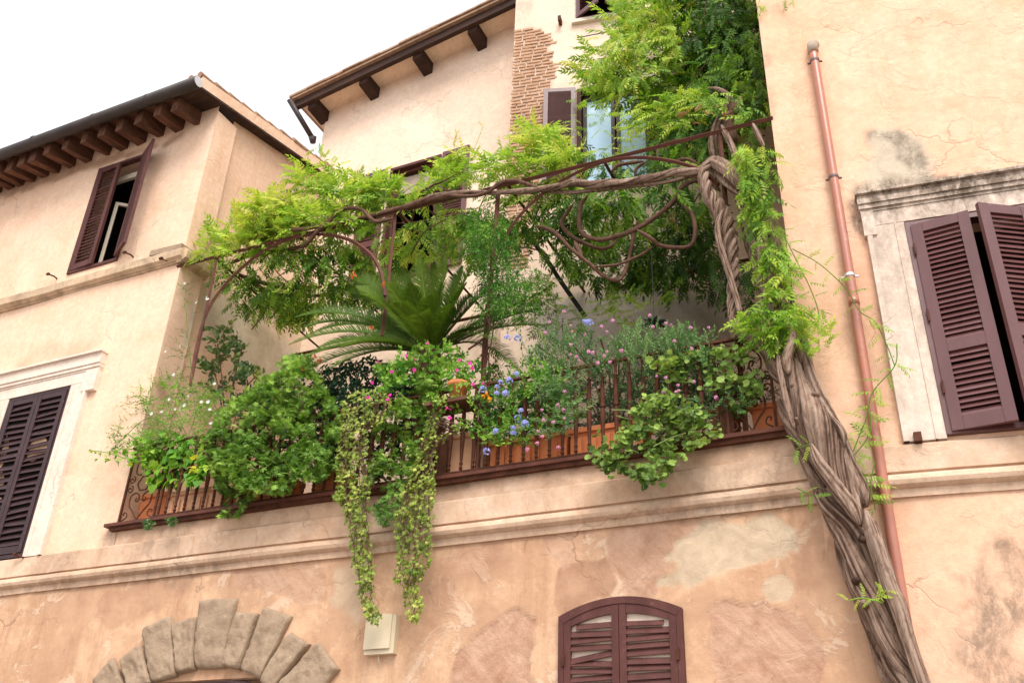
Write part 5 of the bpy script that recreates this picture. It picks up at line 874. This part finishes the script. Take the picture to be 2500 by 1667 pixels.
# ================================================================== CYCAD
CB = UY((1052, 868), .4)[0]
CY = thing('cycad', 'large dark cycad with a fan of stiff feathery fronds at the middle of the terrace', 'cycad', (CB[0], CB[1], 5.6))
MB().tube([(CB[0], CB[1], 5.09), (CB[0], CB[1], CB[2] - .2), CB + [0, 0, .06]], [.14, .16, .1], 12, ridge=lambda th, s: 1 + .12 * np.cos(7 * th + 30 * s)).build('trunk', M['wood'], CY)
def frond(tip, y, arch, wd=.21, n=108, tn=.45, tw=0.):
    tp = UY(tip, y)[0]; d = tp - CB; L_ = np.linalg.norm(d); ctrl = CB + d * .5 + np.array([0, 0, arch * L_]) ; t_ = np.linspace(0, 1, 40)[:, None]
    P = (1 - t_) ** 2 * (CB + d * .02) + 2 * t_ * (1 - t_) * ctrl + t_ * t_ * tp; mb = MB(); mb.tube(P, np.linspace(.014, .003, 40), 5, att=.8)
    i = np.linspace(.14, .995, n); Q = np.column_stack([np.interp(i, t_[:, 0], P[:, k]) for k in range(3)]); D = unit(np.column_stack([np.interp(i, t_[:, 0], np.gradient(P[:, k])) for k in range(3)]))
    up = unit(np.array([0, -.75, .6]) + tw * np.array([1, 0, 0]) + 0 * D); up = unit(up - (up * D).sum(1, keepdims=True) * D); S = np.cross(D, up); env = np.clip(np.minimum((i - .08) * 6, (1.04 - i) * 3.2), .12, 1)
    for s in (-1, 1):
        l = wd * env * rng.uniform(.92, 1.08, n); dirv = unit(D * .75 + s * S * .75 + up * .42 + rng.normal(0, .05, (n, 3))); e = Q + dirv * l[:, None] - np.array([0, 0, 1]) * (l * .12)[:, None]; m_ = Q + dirv * (l * .5)[:, None]; wv = unit(np.cross(dirv, up)) * .0056
        V = np.stack([Q - wv, Q + wv, m_ - wv * .9, m_ + wv * .9, e], 1).reshape(-1, 3); o = np.arange(n)[:, None] * 5; mb.add(V, np.hstack([o, o + 1, o + 3, o + 2]), att=np.repeat(np.clip(tn + .06 + rng.normal(0, .07, n), 0, 1), 5)); mb.L.append((np.hstack([o + 2, o + 3, o + 4]) + mb.n - len(V)).ravel()); mb.T.append(np.full(n, 3)); mb.M.append(np.zeros(n, int))
    return mb
for tip, y, arch, tn in [((926, 652), .1, .12, .55), ((975, 650), .5, .08, .5), ((1025, 624), .2, .06, .6), ((1060, 640), .7, .05, .5), ((1092, 622), .15, .05, .6), ((1130, 650), .6, .06, .45), ((1160, 640), .2, .1, .5), ((1215, 690), .5, .15, .35), ((851, 668), .2, .2, .5), ((800, 705), .5, .22, .4), ((880, 720), -.35, .22, .6), ((720, 775), .1, .26, .35), ((705, 842), -.1, .28, .35), ((760, 815), .7, .24, .3), ((745, 872), -.25, .26, .45), ((805, 900), -.3, .26, .4), ((1250, 765), .3, .2, .25), ((1325, 795), .6, .2, .2), ((1268, 905), .2, .38, .15), ((1300, 760), .9, .14, .2), ((960, 740), -.45, .2, .65), ((1020, 770), -.55, .22, .6), ((1110, 740), -.4, .16, .5), ((1190, 800), .0, .22, .3), ((1000, 690), -.15, .1, .55), ((1080, 690), .0, .08, .55), ((900, 780), .4, .2, .35), ((1150, 720), .4, .1, .3), ((690, 940), -.2, .3, .3), ((740, 800), .3, .25, .4), ((775, 850), .0, .24, .45), ((830, 850), -.4, .24, .55), ((870, 700), .0, .16, .55), ((940, 690), -.2, .12, .6), ((1140, 690), -.1, .1, .5), ((1050, 720), -.35, .12, .6), ((1210, 830), -.2, .26, .25)]:
    frond(tip, y, arch, tn=tn).build('frond', M['cyc'], CY, False, attr='tint')
# ================================================================== FLOWER MESHES
def flower(n, L_, W_, cup=.3, c=(0, 0, 0), d=(0, -1, 0), mb=None, tn=.5):
    mb = mb or MB(); d = unit(np.array(d, float)); a = unit(np.cross(d, [.3, .2, 1.])); b = np.cross(d, a)
    for k in range(n):
        t = 2 * math.pi * k / n; r = math.cos(t) * a + math.sin(t) * b; s = -math.sin(t) * a + math.cos(t) * b
        V = [np.array(c), np.array(c) + r * L_ * .6 + s * W_ / 2 + d * cup * L_ * .6, np.array(c) + r * L_ + d * cup * L_, np.array(c) + r * L_ * .6 - s * W_ / 2 + d * cup * L_ * .6]; mb.add(V, np.array([(0, 1, 2, 3)]), att=np.clip(tn + rng.normal(0, .2), 0, 1))
    return mb
def cluster(n, R_, fl, L_, W_, flat=1.):
    mb = MB()
    for k in range(n):
        d = unit(np.array([rng.normal(), rng.normal() - .6, rng.normal() * flat + .2])); flower(fl, L_, W_, .3, d * R_ * rng.uniform(.75, 1.05), d, mb, rng.random())
    return mb
def flowers(proto, name, mat, parent, pts, y, sc=(.8, 1.2), label=None):
    base = None
    for p in pts:
        q = UY(p, y + rng.uniform(-.05, .05))[0]
        if base is None: base = proto.build(name, M[mat], parent, False, attr='tint', local=(0, 0, 0)); base.location = Vector(q) - wpos(parent); base.scale = [rng.uniform(*sc)] * 3
        else: dup(base, parent, q, (rng.uniform(-.5, .5), rng.uniform(-1, 1), rng.uniform(-.6, .6)), rng.uniform(*sc))
def plant(name, label, cat, px, y, z0, group=None): q = UY(px, y)[0]; return thing(name, label, cat, (q[0], y, z0), group)
zL = lambda p: zc(200, 850, 800, p); zM = lambda p: zc(750, 750, 800, p)
# geraniums with cut leaves
GE1 = plant('geranium_bush', 'big mound of cut-leaved green geranium spilling over the left railing', 'shrub', (650, 1000), .1, 5.4, 'geranium bushes')
def g1(mb):
    fol(mb, 'ger', dd([(480, 1072), (470, 1010), (500, 960), (560, 905), (620, 875), (660, 828), (705, 830), (745, 890), (775, 930), (782, 1000), (775, 1075), (735, 1105), (690, 1125), (640, 1140), (600, 1130), (575, 1150), (545, 1190), (490, 1185), (520, 1145), (490, 1110)]), 760, (.05, .085), ('y', -.55, .35), 'out', (.46, .26), 1.3, 30, ns=.8, tgrad=.35); fol(mb, 'ger', dd([(470, 1020), (500, 950), (560, 895), (620, 862), (660, 815), (712, 815), (750, 880), (700, 870), (660, 850), (600, 900), (540, 950), (500, 1020)]), 330, (.06, .095), ('y', -.3, .1), 'up', (.6, .15), .6, 24, ns=.7)
    fol(mb, 'ger', dd([(490, 1060), (560, 1000), (600, 1020), (640, 1080), (600, 1130), (560, 1130)]), 500, (.06, .095), ('y', -.5, -.3), 'out', (.55, .12), .7, 38); fol(mb, 'ger', dd([(640, 1050), (700, 1000), (760, 1040), (740, 1100), (660, 1120)]), 400, (.06, .095), ('y', -.45, -.25), 'out', (.5, .12), .7, 38); fol(mb, 'ger', dd([(540, 920), (640, 870), (740, 900), (700, 960), (600, 980)]), 400, (.06, .09), ('y', -.3, -.1), 'out', (.55, .12), .7, 38)
part('foliage', 'gerl', GE1, g1); mb = MB(); twigs(mb, dd([(520, 980), (700, 900), (760, 1000), (620, 1100)]), 30, (-.1, .25), (.2, .5), .007); mb.build('stems', M['twig'], GE1)
GE2 = plant('geranium_bush', 'smaller cut-leaved geranium between the two ivy curtains', 'shrub', (950, 1050), .05, 5.5, 'geranium bushes')
part('foliage', 'gerl', GE2, lambda mb: (fol(mb, 'ger', dd([(850, 1000), (900, 930), (945, 880), (1005, 868), (1005, 950), (985, 1000), (960, 1085), (905, 1105), (880, 1130), (845, 1110), (840, 1060)]), 560, (.05, .085), ('y', -.4, .2), 'out', (.52, .22), .9, 28, tgrad=.3), fol(mb, 'ger', dd([(845, 1165), (900, 1130), (925, 1150), (890, 1205), (870, 1200)]), 700, (.05, .075), ('y', -.3, -.16), 'hang', (.3, .12), .3, 30), fol(mb, 'ger', dd([(895, 1090), (940, 1100), (920, 1145), (890, 1140)]), 500, (.05, .075), ('y', -.3, -.16), 'hang', (.35, .12), .3, 30)))
# jasmine with white stars
JA = plant('white_jasmine', 'wispy jasmine with tiny white star flowers against the left wall corner', 'climber', (430, 980), .1, 5.4)
def ja(mb):
    fol(mb, 'jas', dd([(245, 1045), (290, 930), (330, 890), (400, 855), (445, 880), (500, 905), (500, 965), (430, 1005), (330, 1050)]), 170, (.12, .2), ('y', -.25, .3), 'spray', (.6, .15), .6, 36); fol(mb, 'jas', dd([(415, 640), (440, 650), (450, 760), (470, 860), (400, 880), (400, 800), (425, 730)]), 45, (.1, .16), ('y', -.02, .2), 'spray', (.5, .15), .5, 36)
    fol(mb, 'jas', dd([(300, 1000), (420, 960), (490, 980), (470, 1010), (380, 1040), (310, 1050)]), 150, (.12, .18), ('y', -.3, 0), 'spray', (.75, .12), .4, 36)
part('foliage', 'jas', JA, ja); flowers(flower(5, .02, .012), 'flower', 'fwhite', JA, np.vstack([zL([(628, 368), (670, 436), (735, 410), (765, 342), (857, 385), (903, 388), (918, 440), (960, 470), (985, 545), (536, 592), (500, 470), (620, 465), (706, 436), (950, 255), (925, 540), (660, 190), (575, 455), (820, 490)]), zc(0, 600, 800, [(1327, 270), (1485, 372), (1490, 385), (1412, 408), (1190, 760), (1295, 718), (1215, 1102), (1260, 1170), (1125, 1330), (1445, 1120), (1495, 1120), (1540, 990), (1090, 1205), (1325, 1140)])]), -.15, (.9, 1.5))
mb = MB()
for pts in ([(450, 960), (440, 860), (430, 760), (425, 650)], [(400, 1000), (340, 960), (250, 1040)], [(430, 1000), (380, 920), (310, 930)], [(440, 980), (470, 900), (500, 880)]): mb.tube(smooth_path(UY(dd(pts), -.05), .05), .005, 5, att=.3)
mb.build('stems', M['stem'], JA, attr='tint')
# heart-leaved lime plant
LI = plant('heart_leaved_plant', 'lime green plant with large heart-shaped leaves in the pale trough', 'potted plant', (430, 1120), .1, 5.45)
part('foliage', 'lime', LI, lambda mb: (fol(mb, 'heart', dd([(335, 1065), (340, 1020), (400, 990), (470, 1015), (482, 1070), (450, 1115), (400, 1112), (350, 1112)]), 480, (.07, .12), ('y', -.25, .1), 'fall', (.3, .18), .5, 30, nrm=(0, -.8, .6), ns=.35), fol(mb, 'heart', dd([(425, 1062), (470, 1045), (478, 1085), (440, 1090)]), 140, (.07, .11), ('y', -.28, -.1), 'side', (.82, .12), 0, 30), fol(mb, 'heart', dd([(225, 1055), (235, 1030), (300, 1040), (310, 1075), (270, 1062)]), 260, (.045, .07), ('y', -.3, -.2), 'side', (.55, .15), 0, 30), fol(mb, 'heart', dd([(200, 1032), (218, 1028), (260, 1042), (250, 1052)]), 260, (.03, .05), ('y', -.3, -.25), 'side', (.6, .1), 0), fol(mb, 'heart', dd([(260, 1000), (330, 1000), (400, 990), (330, 1070), (290, 1060)]), 230, (.045, .075), ('y', -.3, -.1), 'side', (.45, .15), .3, 30), shootpath(mb, dd([(340, 1062), (290, 1052), (240, 1038), (205, 1034)]), -.25, 4, (.03, .04), .5)))
# broad-leaved shrub behind
BR = plant('broad_leaved_shrub', 'sparse shrub of dull oval leaves before the shaded left wall', 'shrub', (560, 950), .6, 5.1)
part('foliage', 'broad', BR, lambda mb: (fol(mb, 'broad', dd([(470, 810), (480, 770), (505, 755), (560, 775), (575, 810), (560, 830), (590, 840), (608, 862), (580, 900), (545, 895), (505, 905), (470, 880)]), 75, (.16, .26), ('y', .35, .8), 'spray', (.4, .2), .3, 30), fol(mb, 'broad', dd([(500, 900), (560, 890), (590, 910), (560, 935), (500, 930)]), 50, (.16, .24), ('y', .35, .8), 'spray', (.25, .15), .3, 30)))
mb = MB()
for e in ((500, 790), (555, 800), (590, 860), (540, 860), (490, 850)): mb.tube(smooth_path([UY(dd((520, 1040)), .6)[0], UY(dd(((520 + e[0]) / 2, (960 + e[1]) / 2)), .6)[0], UY(dd(e), .55)[0]], .06), .008, 6, att=.2)
mb.build('stems', M['twig'], BR)
# trumpet vine with orange flowers
TV = plant('trumpet_vine', 'dark bluish vine with orange-red trumpet flowers left of the cycad', 'climber', (830, 930), .25, 5.4)
part('foliage', 'trum', TV, lambda mb: (fol(mb, 'tr', dd([(720, 885), (750, 830), (830, 812), (925, 835), (955, 880), (900, 925), (800, 935), (745, 915)]), 210, (.13, .2), ('y', -.05, .45), 'hang', (.3, .18), .35, 36), fol(mb, 'tr', dd([(730, 910), (785, 930), (780, 1050), (750, 1080), (735, 1000)]), 180, (.12, .18), ('y', -.1, .3), 'hang', (.3, .15), .3, 36), fol(mb, 'tr', dd([(820, 640), (900, 640), (930, 740), (860, 760)]), 60, (.13, .2), ('y', .5, .9), 'hang', (.6, .15), .3, 36)))
mb = MB(); [flower(5, .045, .035, .7, (rng.normal(0, .05), rng.normal(0, .03), rng.normal(0, .03)), (rng.normal(), -1, rng.normal()), mb, rng.random()) for k in range(6)]
flowers(mb, 'flower', 'forange', TV, np.array([(767, 872), (780, 880), (906, 799), (936, 693), (863, 673), (738, 902)]), -.15, (.4, .6))
# mirabilis with magenta flowers
MI = plant('magenta_four_oclock', 'leafy plant with small magenta trumpet flowers at the foot of the cycad', 'flowering plant', (1010, 920), -.05, 5.9)
part('foliage', 'jas', MI, lambda mb: (fol(mb, 'mir', dd([(860, 870), (900, 830), (960, 795), (1030, 800), (1080, 822), (1110, 870), (1070, 905), (1010, 905), (940, 895), (890, 900)]), 190, (.14, .22), ('y', -.3, .15), 'spray', (.62, .16), .5, 34), fol(mb, 'mir', dd([(1000, 900), (1070, 890), (1100, 920), (1040, 960), (990, 950)]), 130, (.12, .18), ('y', -.3, 0), 'spray', (.7, .14), .5, 34), fol(mb, 'mir', dd([(1060, 960), (1100, 950), (1100, 1010), (1080, 1010)]), 90, (.14, .2), ('y', -.25, -.1), 'hang', (.6, .14), 0)))
mb = MB(); flower(5, .022, .024, .15, (0, 0, 0), (0, -1, .1), mb, .6); mb.tube([(0, .0, 0), (.01, .045, -.012)], .004, 5, att=.5)
flowers(mb, 'flower', 'fmag', MI, zM([(865, 258), (712, 347), (760, 362), (507, 391), (768, 449), (605, 463), (1093, 378), (1167, 400), (1075, 450), (1185, 437), (466, 541), (595, 629), (575, 663), (437, 651), (1190, 552), (1261, 543), (1004, 722), (1023, 793)]), -.33, (.8, 1.1))
# trailing ivies
def ivy(label, polys, px):
    o = plant('trailing_ivy', label, 'trailing ivy', px, -.2, 6.0, 'ivy curtains hanging over the slab'); mb = MB()
    for poly, dn, tn in polys: fol(mb, 'ivy', dd(poly), dn, (.028, .05), ('y', -.36, -.17), 'fall', (tn, .2), .45, 16, nrm=(0, -.9, .3), ns=.5)
    mb.build('foliage', M['ivyl'], o, False, attr='tint'); mb = MB()
    for k in range(26):
        P = []; f = rng.uniform(.12, .88)
        al = np.vstack([np.array(p[0]) for p in polys]); y0, y1 = al[:, 1].min() + rng.uniform(0, 60), al[:, 1].max() - rng.uniform(0, 260) ** 1.0
        for yy in np.arange(y0, max(y1, y0 + 60), 22):
            xs = []
            for poly, _, _ in polys:
                q = np.array(poly, float)
                for a, b in zip(q, np.roll(q, -1, 0)):
                    if (a[1] - yy) * (b[1] - yy) < 0: xs.append(a[0] + (b[0] - a[0]) * (yy - a[1]) / (b[1] - a[1]))
            if len(xs) >= 2: P.append((min(xs) + (max(xs) - min(xs)) * f + rng.normal(0, 3), yy))
        if len(P) > 3: mb.tube(smooth_path(UY(dd(P), -.2 - .1 * rng.random()), .06), .0028, 4, caps=False, att=.3)
    mb.build('stems', M['twig'], o); return o
ivy('yellow-green ivy curtain hanging lowest onto the beige wall box', [([(785, 915), (830, 892), (885, 900), (905, 930), (880, 965), (850, 980), (840, 1040), (852, 1090), (850, 1150), (800, 1155), (768, 1150), (775, 1090), (778, 1000)], 2300, .5), ([(765, 1130), (845, 1140), (848, 1200), (860, 1300), (855, 1380), (885, 1425), (870, 1440), (845, 1420), (830, 1380), (812, 1320), (800, 1220), (790, 1180)], 2600, .45)], (830, 930))
ivy('yellow-green ivy curtain right of the other, longer and fuller at the slab', [([(985, 935), (1010, 905), (1030, 910), (1005, 980), (1002, 1060), (1000, 1110), (1000, 1170), (990, 1240), (995, 1280), (972, 1320), (965, 1350), (975, 1385), (958, 1436), (932, 1410), (928, 1350), (905, 1340), (912, 1270), (905, 1180), (925, 1110), (955, 1050), (975, 990)], 2300, .45), ([(1000, 1000), (1060, 985), (1075, 970), (1078, 985), (1040, 1005), (1005, 1020)], 900, .6)], (1040, 960))
# plumbago
PL = plant('blue_plumbago', 'shrub with pale blue phlox-like flower clusters poking through the railing', 'flowering shrub', (1270, 980), .0, 5.5)
part('foliage', 'jas', PL, lambda mb: (fol(mb, 'plum', dd([(1110, 905), (1180, 860), (1275, 850), (1320, 910), (1320, 960), (1240, 1000), (1160, 1030), (1110, 990)]), 240, (.13, .2), ('y', -.3, .25), 'spray', (.5, .18), .5, 36), fol(mb, 'plum', dd([(1170, 860), (1240, 850), (1270, 870), (1230, 890), (1180, 890)]), 120, (.13, .19), ('y', -.35, -.1), 'spray', (.7, .12), .3, 36), fol(mb, 'plum', dd([(1110, 1000), (1150, 985), (1150, 1015), (1120, 1020)]), 150, (.12, .17), ('y', -.3, -.15), 'spray', (.6, .12), 0)))
flowers(cluster(26, .05, 5, .02, .015), 'flower_cluster', 'fblue', PL, zM([(1437, 222), (1512, 226), (1500, 483), (1452, 530), (1387, 541), (1265, 588), (1365, 575), (1425, 620), (1360, 620), (1535, 745), (1510, 800), (1475, 870), (1565, 840), (1480, 905), (1355, 893), (1290, 1035), (2030, 115), (1990, 110)]), -.36, (.55, .8))
LA = plant('orange_lantana', 'small plant with orange-yellow flower heads beside the blue flower clusters', 'flowering plant', (1195, 985), -.1, 5.6)
part('foliage', 'trum', LA, lambda mb: fol(mb, 'box', zM([(1180, 650), (1290, 610), (1400, 660), (1390, 760), (1230, 900), (1190, 780)]), 260, (.08, .12), ('y', -.25, .05), 'spray', (.5, .15), .3, 30)); flowers(cluster(22, .028, 4, .012, .012), 'flower_head', 'fyel', LA, zM([(1265, 640), (1292, 624), (1310, 662)]), -.34, (.7, .95))
# polygala
PO = plant('pink_polygala', 'grey-green narrow-leaved shrub dotted with pink flowers behind the railing', 'flowering shrub', (1450, 950), .25, 5.4)
def po(mb):
    fol(mb, 'poly', dd([(1190, 820), (1215, 790), (1300, 770), (1400, 785), (1450, 770), (1550, 780), (1640, 800), (1665, 840), (1560, 890), (1450, 870), (1420, 910), (1380, 880), (1290, 870), (1230, 850)]), 120, (.16, .25), ('y', -.35, .45), 'up', (.55, .18), .6, 40)
    fol(mb, 'poly', dd([(1180, 800), (1260, 775), (1330, 800), (1330, 850), (1250, 840)]), 70, (.15, .24), ('y', -.3, .0), 'up', (.6, .15), .4, 40); fol(mb, 'poly', dd([(1230, 890), (1290, 870), (1350, 890), (1350, 960), (1290, 1000), (1240, 1010), (1260, 940)]), 210, (.14, .22), ('y', -.4, -.1), 'spray', (.6, .15), .4, 36)
    fol(mb, 'plum', dd([(1190, 850), (1250, 800), (1330, 790), (1420, 830), (1380, 900), (1290, 880), (1230, 880)]), 110, (.12, .18), ('y', -.2, .2), 'up', (.6, .15), .5, 36); fol(mb, 'poly', dd([(1440, 800), (1500, 760), (1600, 770), (1650, 810), (1600, 860), (1500, 850)]), 140, (.15, .22), ('y', -.3, .1), 'up', (.62, .15), .5, 36)
    fol(mb, 'poly', dd([(1380, 850), (1560, 850), (1640, 900), (1650, 960), (1560, 960), (1400, 960)]), 170, (.16, .25), ('y', .0, .5), 'spray', (.3, .14), .4, 40); fol(mb, 'poly', dd([(1580, 920), (1680, 890), (1720, 930), (1640, 970)]), 110, (.14, .22), ('y', -.3, 0), 'spray', (.55, .15), .3, 36); fol(mb, 'poly', dd([(1440, 775), (1480, 760), (1560, 770), (1640, 795), (1560, 840), (1450, 830)]), 100, (.15, .23), ('y', -.2, .2), 'up', (.62, .14), .4, 40)
part('foliage', 'poly', PO, po)
BK = plant('dark_backing_shrub', 'dark shrub added as shadowy backing behind the railing and the pink flowers', 'shrub', (1560, 960), .55, 5.1, 'dark backing shrubs added behind the terrace plants')
part('foliage', 'trum', BK, lambda mb: (fol(mb, 'poly', dd([(1290, 900), (1400, 850), (1640, 830), (1720, 850), (1730, 940), (1620, 980), (1440, 1000), (1300, 1010)]), 110, (.2, .3), ('y', .45, .95), 'spray', (.25, .15), .3, 45), fol(mb, 'mir', dd([(1040, 930), (1110, 920), (1290, 890), (1300, 1000), (1150, 1040), (1050, 1060)]), 90, (.16, .24), ('y', .45, .95), 'spray', (.3, .18), .4, 40)))  # dark leaves added so the gaps behind the railing read as shadow
BL = plant('dark_backing_shrub', 'dark shrub added as shadowy backing behind the left geranium and the ivy', 'shrub', (800, 1000), .6, 5.1, 'dark backing shrubs added behind the terrace plants')
part('foliage', 'trum', BL, lambda mb: fol(mb, 'mir', dd([(560, 960), (640, 900), (780, 900), (1000, 880), (1040, 960), (1000, 1070), (780, 1110), (560, 1120)]), 80, (.18, .26), ('y', .4, .9), 'spray', (.3, .18), .3, 40))  # same added dark backing, behind the left-hand plants
mb = MB()
for e in ((1230, 790), (1300, 770), (1380, 780), (1450, 760), (1530, 770), (1600, 800), (1320, 920), (1290, 960), (1420, 800)): mb.tube(smooth_path([UY(dd((1400, 1020)), .3)[0], UY(dd(((1400 + e[0]) / 2 + 10, (950 + e[1]) / 2)), .25)[0], UY(dd(e), .05)[0]], .06), .009, 6)
mb.build('stems', M['twig'], PO)
flowers(cluster(9, .028, 3, .024, .016), 'flower', 'fpink', PO, np.vstack([zM([(1740, 110), (1840, 33), (1890, 132), (1705, 185), (1905, 175), (2110, 140), (2197, 98), (2150, 178), (1893, 272), (2020, 320), (1888, 340), (1930, 355), (1950, 382), (2050, 330), (2150, 322), (2255, 315), (2085, 400), (2175, 395), (2130, 350), (1850, 608), (1800, 705), (1840, 735), (1685, 738), (1697, 812), (1845, 798), (1768, 828), (1655, 890), (1688, 930), (1652, 978), (1580, 1020), (1805, 1008), (1995, 195)]), zH([(842, 62), (960, 118), (995, 130), (1135, 148), (1265, 148), (1018, 245), (1140, 298), (862, 145), (575, 98), (555, 395), (640, 312), (893, 495), (958, 508), (940, 610), (1050, 600), (1160, 535), (1045, 562), (1317, 650), (845, 648), (1030, 610), (470, 405), (402, 320)])]), -.4, (.42, .65))
# scalloped pelargoniums
PE1 = plant('scalloped_pelargonium', 'rounded bush of scalloped leaves hanging over the slab edge', 'shrub', (1580, 1050), -.1, 5.4, 'scalloped pelargoniums')
part('foliage', 'pelar', PE1, lambda mb: (fol(mb, 'round', dd([(1385, 1065), (1405, 1010), (1440, 960), (1490, 905), (1530, 890), (1590, 915), (1640, 955), (1655, 1000), (1600, 1025), (1560, 1060), (1530, 1085), (1510, 1118), (1465, 1110), (1455, 1075), (1420, 1085)]), 1000, (.03, .072), ('y', -.5, -.1), 'side', (.45, .2), .8, 34, nrm=(0, -.8, .55), tgrad=.25), fol(mb, 'round', dd([(1350, 1055), (1370, 985), (1395, 990), (1420, 1030), (1440, 1080), (1400, 1095), (1370, 1075)]), 420, (.045, .07), ('y', -.45, -.25), 'side', (.45, .15), .5, 30, nrm=(0, -.8, .55)), fol(mb, 'round', dd([(1450, 1060), (1510, 1060), (1500, 1115), (1470, 1120)]), 600, (.04, .07), ('y', -.45, -.25), 'hang', (.3, .15), .4, 30, nrm=(0, -.9, .4))))
mb = MB(); twigs(mb, dd([(1400, 1050), (1500, 930), (1620, 960), (1500, 1060)]), 26, (-.35, -.1), (.15, .35), .007); mb.build('stems', M['stem'], PE1, attr='tint')
PE2 = plant('scalloped_pelargonium', 'upper bush of scalloped leaves inside the railing near the twisted trunk', 'shrub', (1700, 900), .0, 5.5, 'scalloped pelargoniums')
part('foliage', 'pelar', PE2, lambda mb: (fol(mb, 'round', dd([(1500, 850), (1540, 815), (1620, 800), (1700, 790), (1745, 830), (1755, 880), (1730, 940), (1690, 960), (1640, 905), (1590, 880), (1540, 875)]), 760, (.035, .075), ('y', -.4, .2), 'side', (.45, .2), .8, 36, nrm=(0, -.7, .6), tgrad=.25), fol(mb, 'round', dd([(1490, 835), (1520, 800), (1560, 830), (1540, 860)]), 500, (.05, .08), ('y', -.35, -.1), 'side', (.6, .15), .3, 30), fol(mb, 'round', dd([(1690, 740), (1730, 760), (1760, 800), (1700, 810)]), 260, (.05, .08), ('y', -.2, .2), 'side', (.6, .15), .3, 30)))
BX = plant('box_shrub', 'dark small-leaved box shrub in the corner beside the trunk', 'shrub', (1850, 950), .15, 5.5)
part('foliage', 'trum', BX, lambda mb: (fol(mb, 'box', dd([(1690, 890), (1720, 850), (1765, 850), (1795, 910), (1790, 930), (1720, 935)]), 420, (.1, .16), ('y', -.1, .4), 'spray', (.3, .2), .3, 30), fol(mb, 'box', dd([(1665, 660), (1720, 600), (1745, 640), (1740, 720), (1690, 730)]), 150, (.12, .2), ('y', .4, 1.2), 'spray', (.35, .2), .4, 30)))
# jasmine on the middle post, lighter creeper behind
JP = plant('post_creeper', 'small-leaved dark green creeper climbing the middle pergola post', 'climber', (1180, 760), .1, 5.3)
part('foliage', 'jas', JP, lambda mb: (fol(mb, 'jas', dd([(1060, 480), (1150, 475), (1185, 520), (1205, 590), (1255, 640), (1240, 715), (1150, 745), (1100, 720), (1105, 640), (1070, 560)]), 430, (.12, .19), ('y', -.25, .4), 'hang', (.32, .2), .55, 30), fol(mb, 'jas', dd([(1075, 490), (1160, 500), (1180, 600), (1200, 700), (1130, 720), (1110, 640), (1085, 560)]), 300, (.12, .19), ('y', -.35, -.1), 'hang', (.38, .18), .4, 30), fol(mb, 'jas', dd([(960, 500), (1080, 490), (1100, 580), (1020, 600)]), 150, (.12, .18), ('y', .1, .8), 'hang', (.6, .15), .5, 36), fol(mb, 'plum', dd([(1125, 780), (1150, 790), (1155, 860), (1120, 890), (1115, 840)]), 200, (.12, .18), ('y', .2, .5), 'hang', (.45, .15), .3, 30)))
mb = MB()
for k in range(4): t_ = np.linspace(0, 1, 60); mb.tube(np.column_stack([-4.27 + .04 * t_ + .05 * np.cos(t_ * (5 + k) + k * 1.6), .02 + .05 * np.sin(t_ * (5 + k) + k * 1.6), 5.2 + 1.9 * t_]), .007, 6)
mb.tube(smooth_path(UY(zI([(-20, 1480), (90, 1400), (140, 1330), (110, 1240)]), -.05), .05), .012, 6); mb.build('stems', M['twig'], JP)
LC = plant('light_creeper', 'light green creeper spreading against the back wall between cycad and star', 'climber', (1320, 780), 1.6, 5.1)
part('foliage', 'wist', LC, lambda mb: (fol(mb, 'spr', dd([(1180, 650), (1280, 640), (1340, 700), (1380, 700), (1340, 770), (1260, 770), (1200, 740)]), 130, (.15, .22), ('y', .6, 1.8), 'side', (.55, .15), .5, 40), fol(mb, 'jas', dd([(1180, 640), (1270, 620), (1290, 680), (1220, 740)]), 160, (.13, .2), ('y', .3, 1.2), 'hang', (.55, .15), .5, 36), fol(mb, 'wist', dd([(820, 690), (960, 640), (1000, 700), (900, 760), (800, 760)]), 60, (.15, .22), ('y', .9, 2.), 'side', (.55, .15), .5, 40)))
mb = MB(); mb.tube(smooth_path(UY(zI([(270, 1180), (400, 1120), (500, 1070), (600, 1000)]), 1.), .06), .012, 6); mb.build('stems', M['twig'], LC)
# weeds in the masonry
for px, lab in (((342, 1203), 'small grey-green weed under the slab, the one nearer its left end'), ((397, 1198), 'small green weed under the slab, right of the other weed')):
    o = plant('wall_weed', lab, 'weed', dd(px), -.14, 5.02, 'weeds under the slab'); part('foliage', 'poly', o, lambda mb: fol(mb, 'ger' if px[0] < 370 else 'round', dd([(px[0] - 17, px[1] - 6), (px[0], px[1] - 12), (px[0] + 17, px[1] - 4), (px[0] + 8, px[1] + 12), (px[0] - 8, px[1] + 12)]), 1400, (.03, .05), ('y', -.2, -.12), 'out', (.6, .2), 0))
o = tag(part('wall_weed', 'ivyl', None, lambda mb: (fol(mb, 'jas', dd([(1893, -20), (1960, -20), (1958, 12), (1930, 22), (1905, 12)]), 260, (.06, .1), ('y', .25, .4), 'hang', (.12, .1), .2, 20), fol(mb, 'jas', dd([(1948, 5), (1958, 5), (1955, 40), (1945, 38)]), 260, (.05, .08), ('y', .25, .35), 'hang', (.15, .1), 0, 20))), 'dry brownish tuft growing high on the apricot wall at the frame top', 'weed')
# every plaster surface carries the stain mask; plain ones get an empty one
for o in COL.objects:
    if o.type == 'MESH' and 'mask' not in o.data.attributes and o.data.materials and o.data.materials[0].node_tree.nodes.get('Attribute'): 
        if o.data.materials[0].name.endswith(('plaster', 'travertine', 'ledge_stone')): masked(o, lambda c: np.zeros((len(c), 4)))
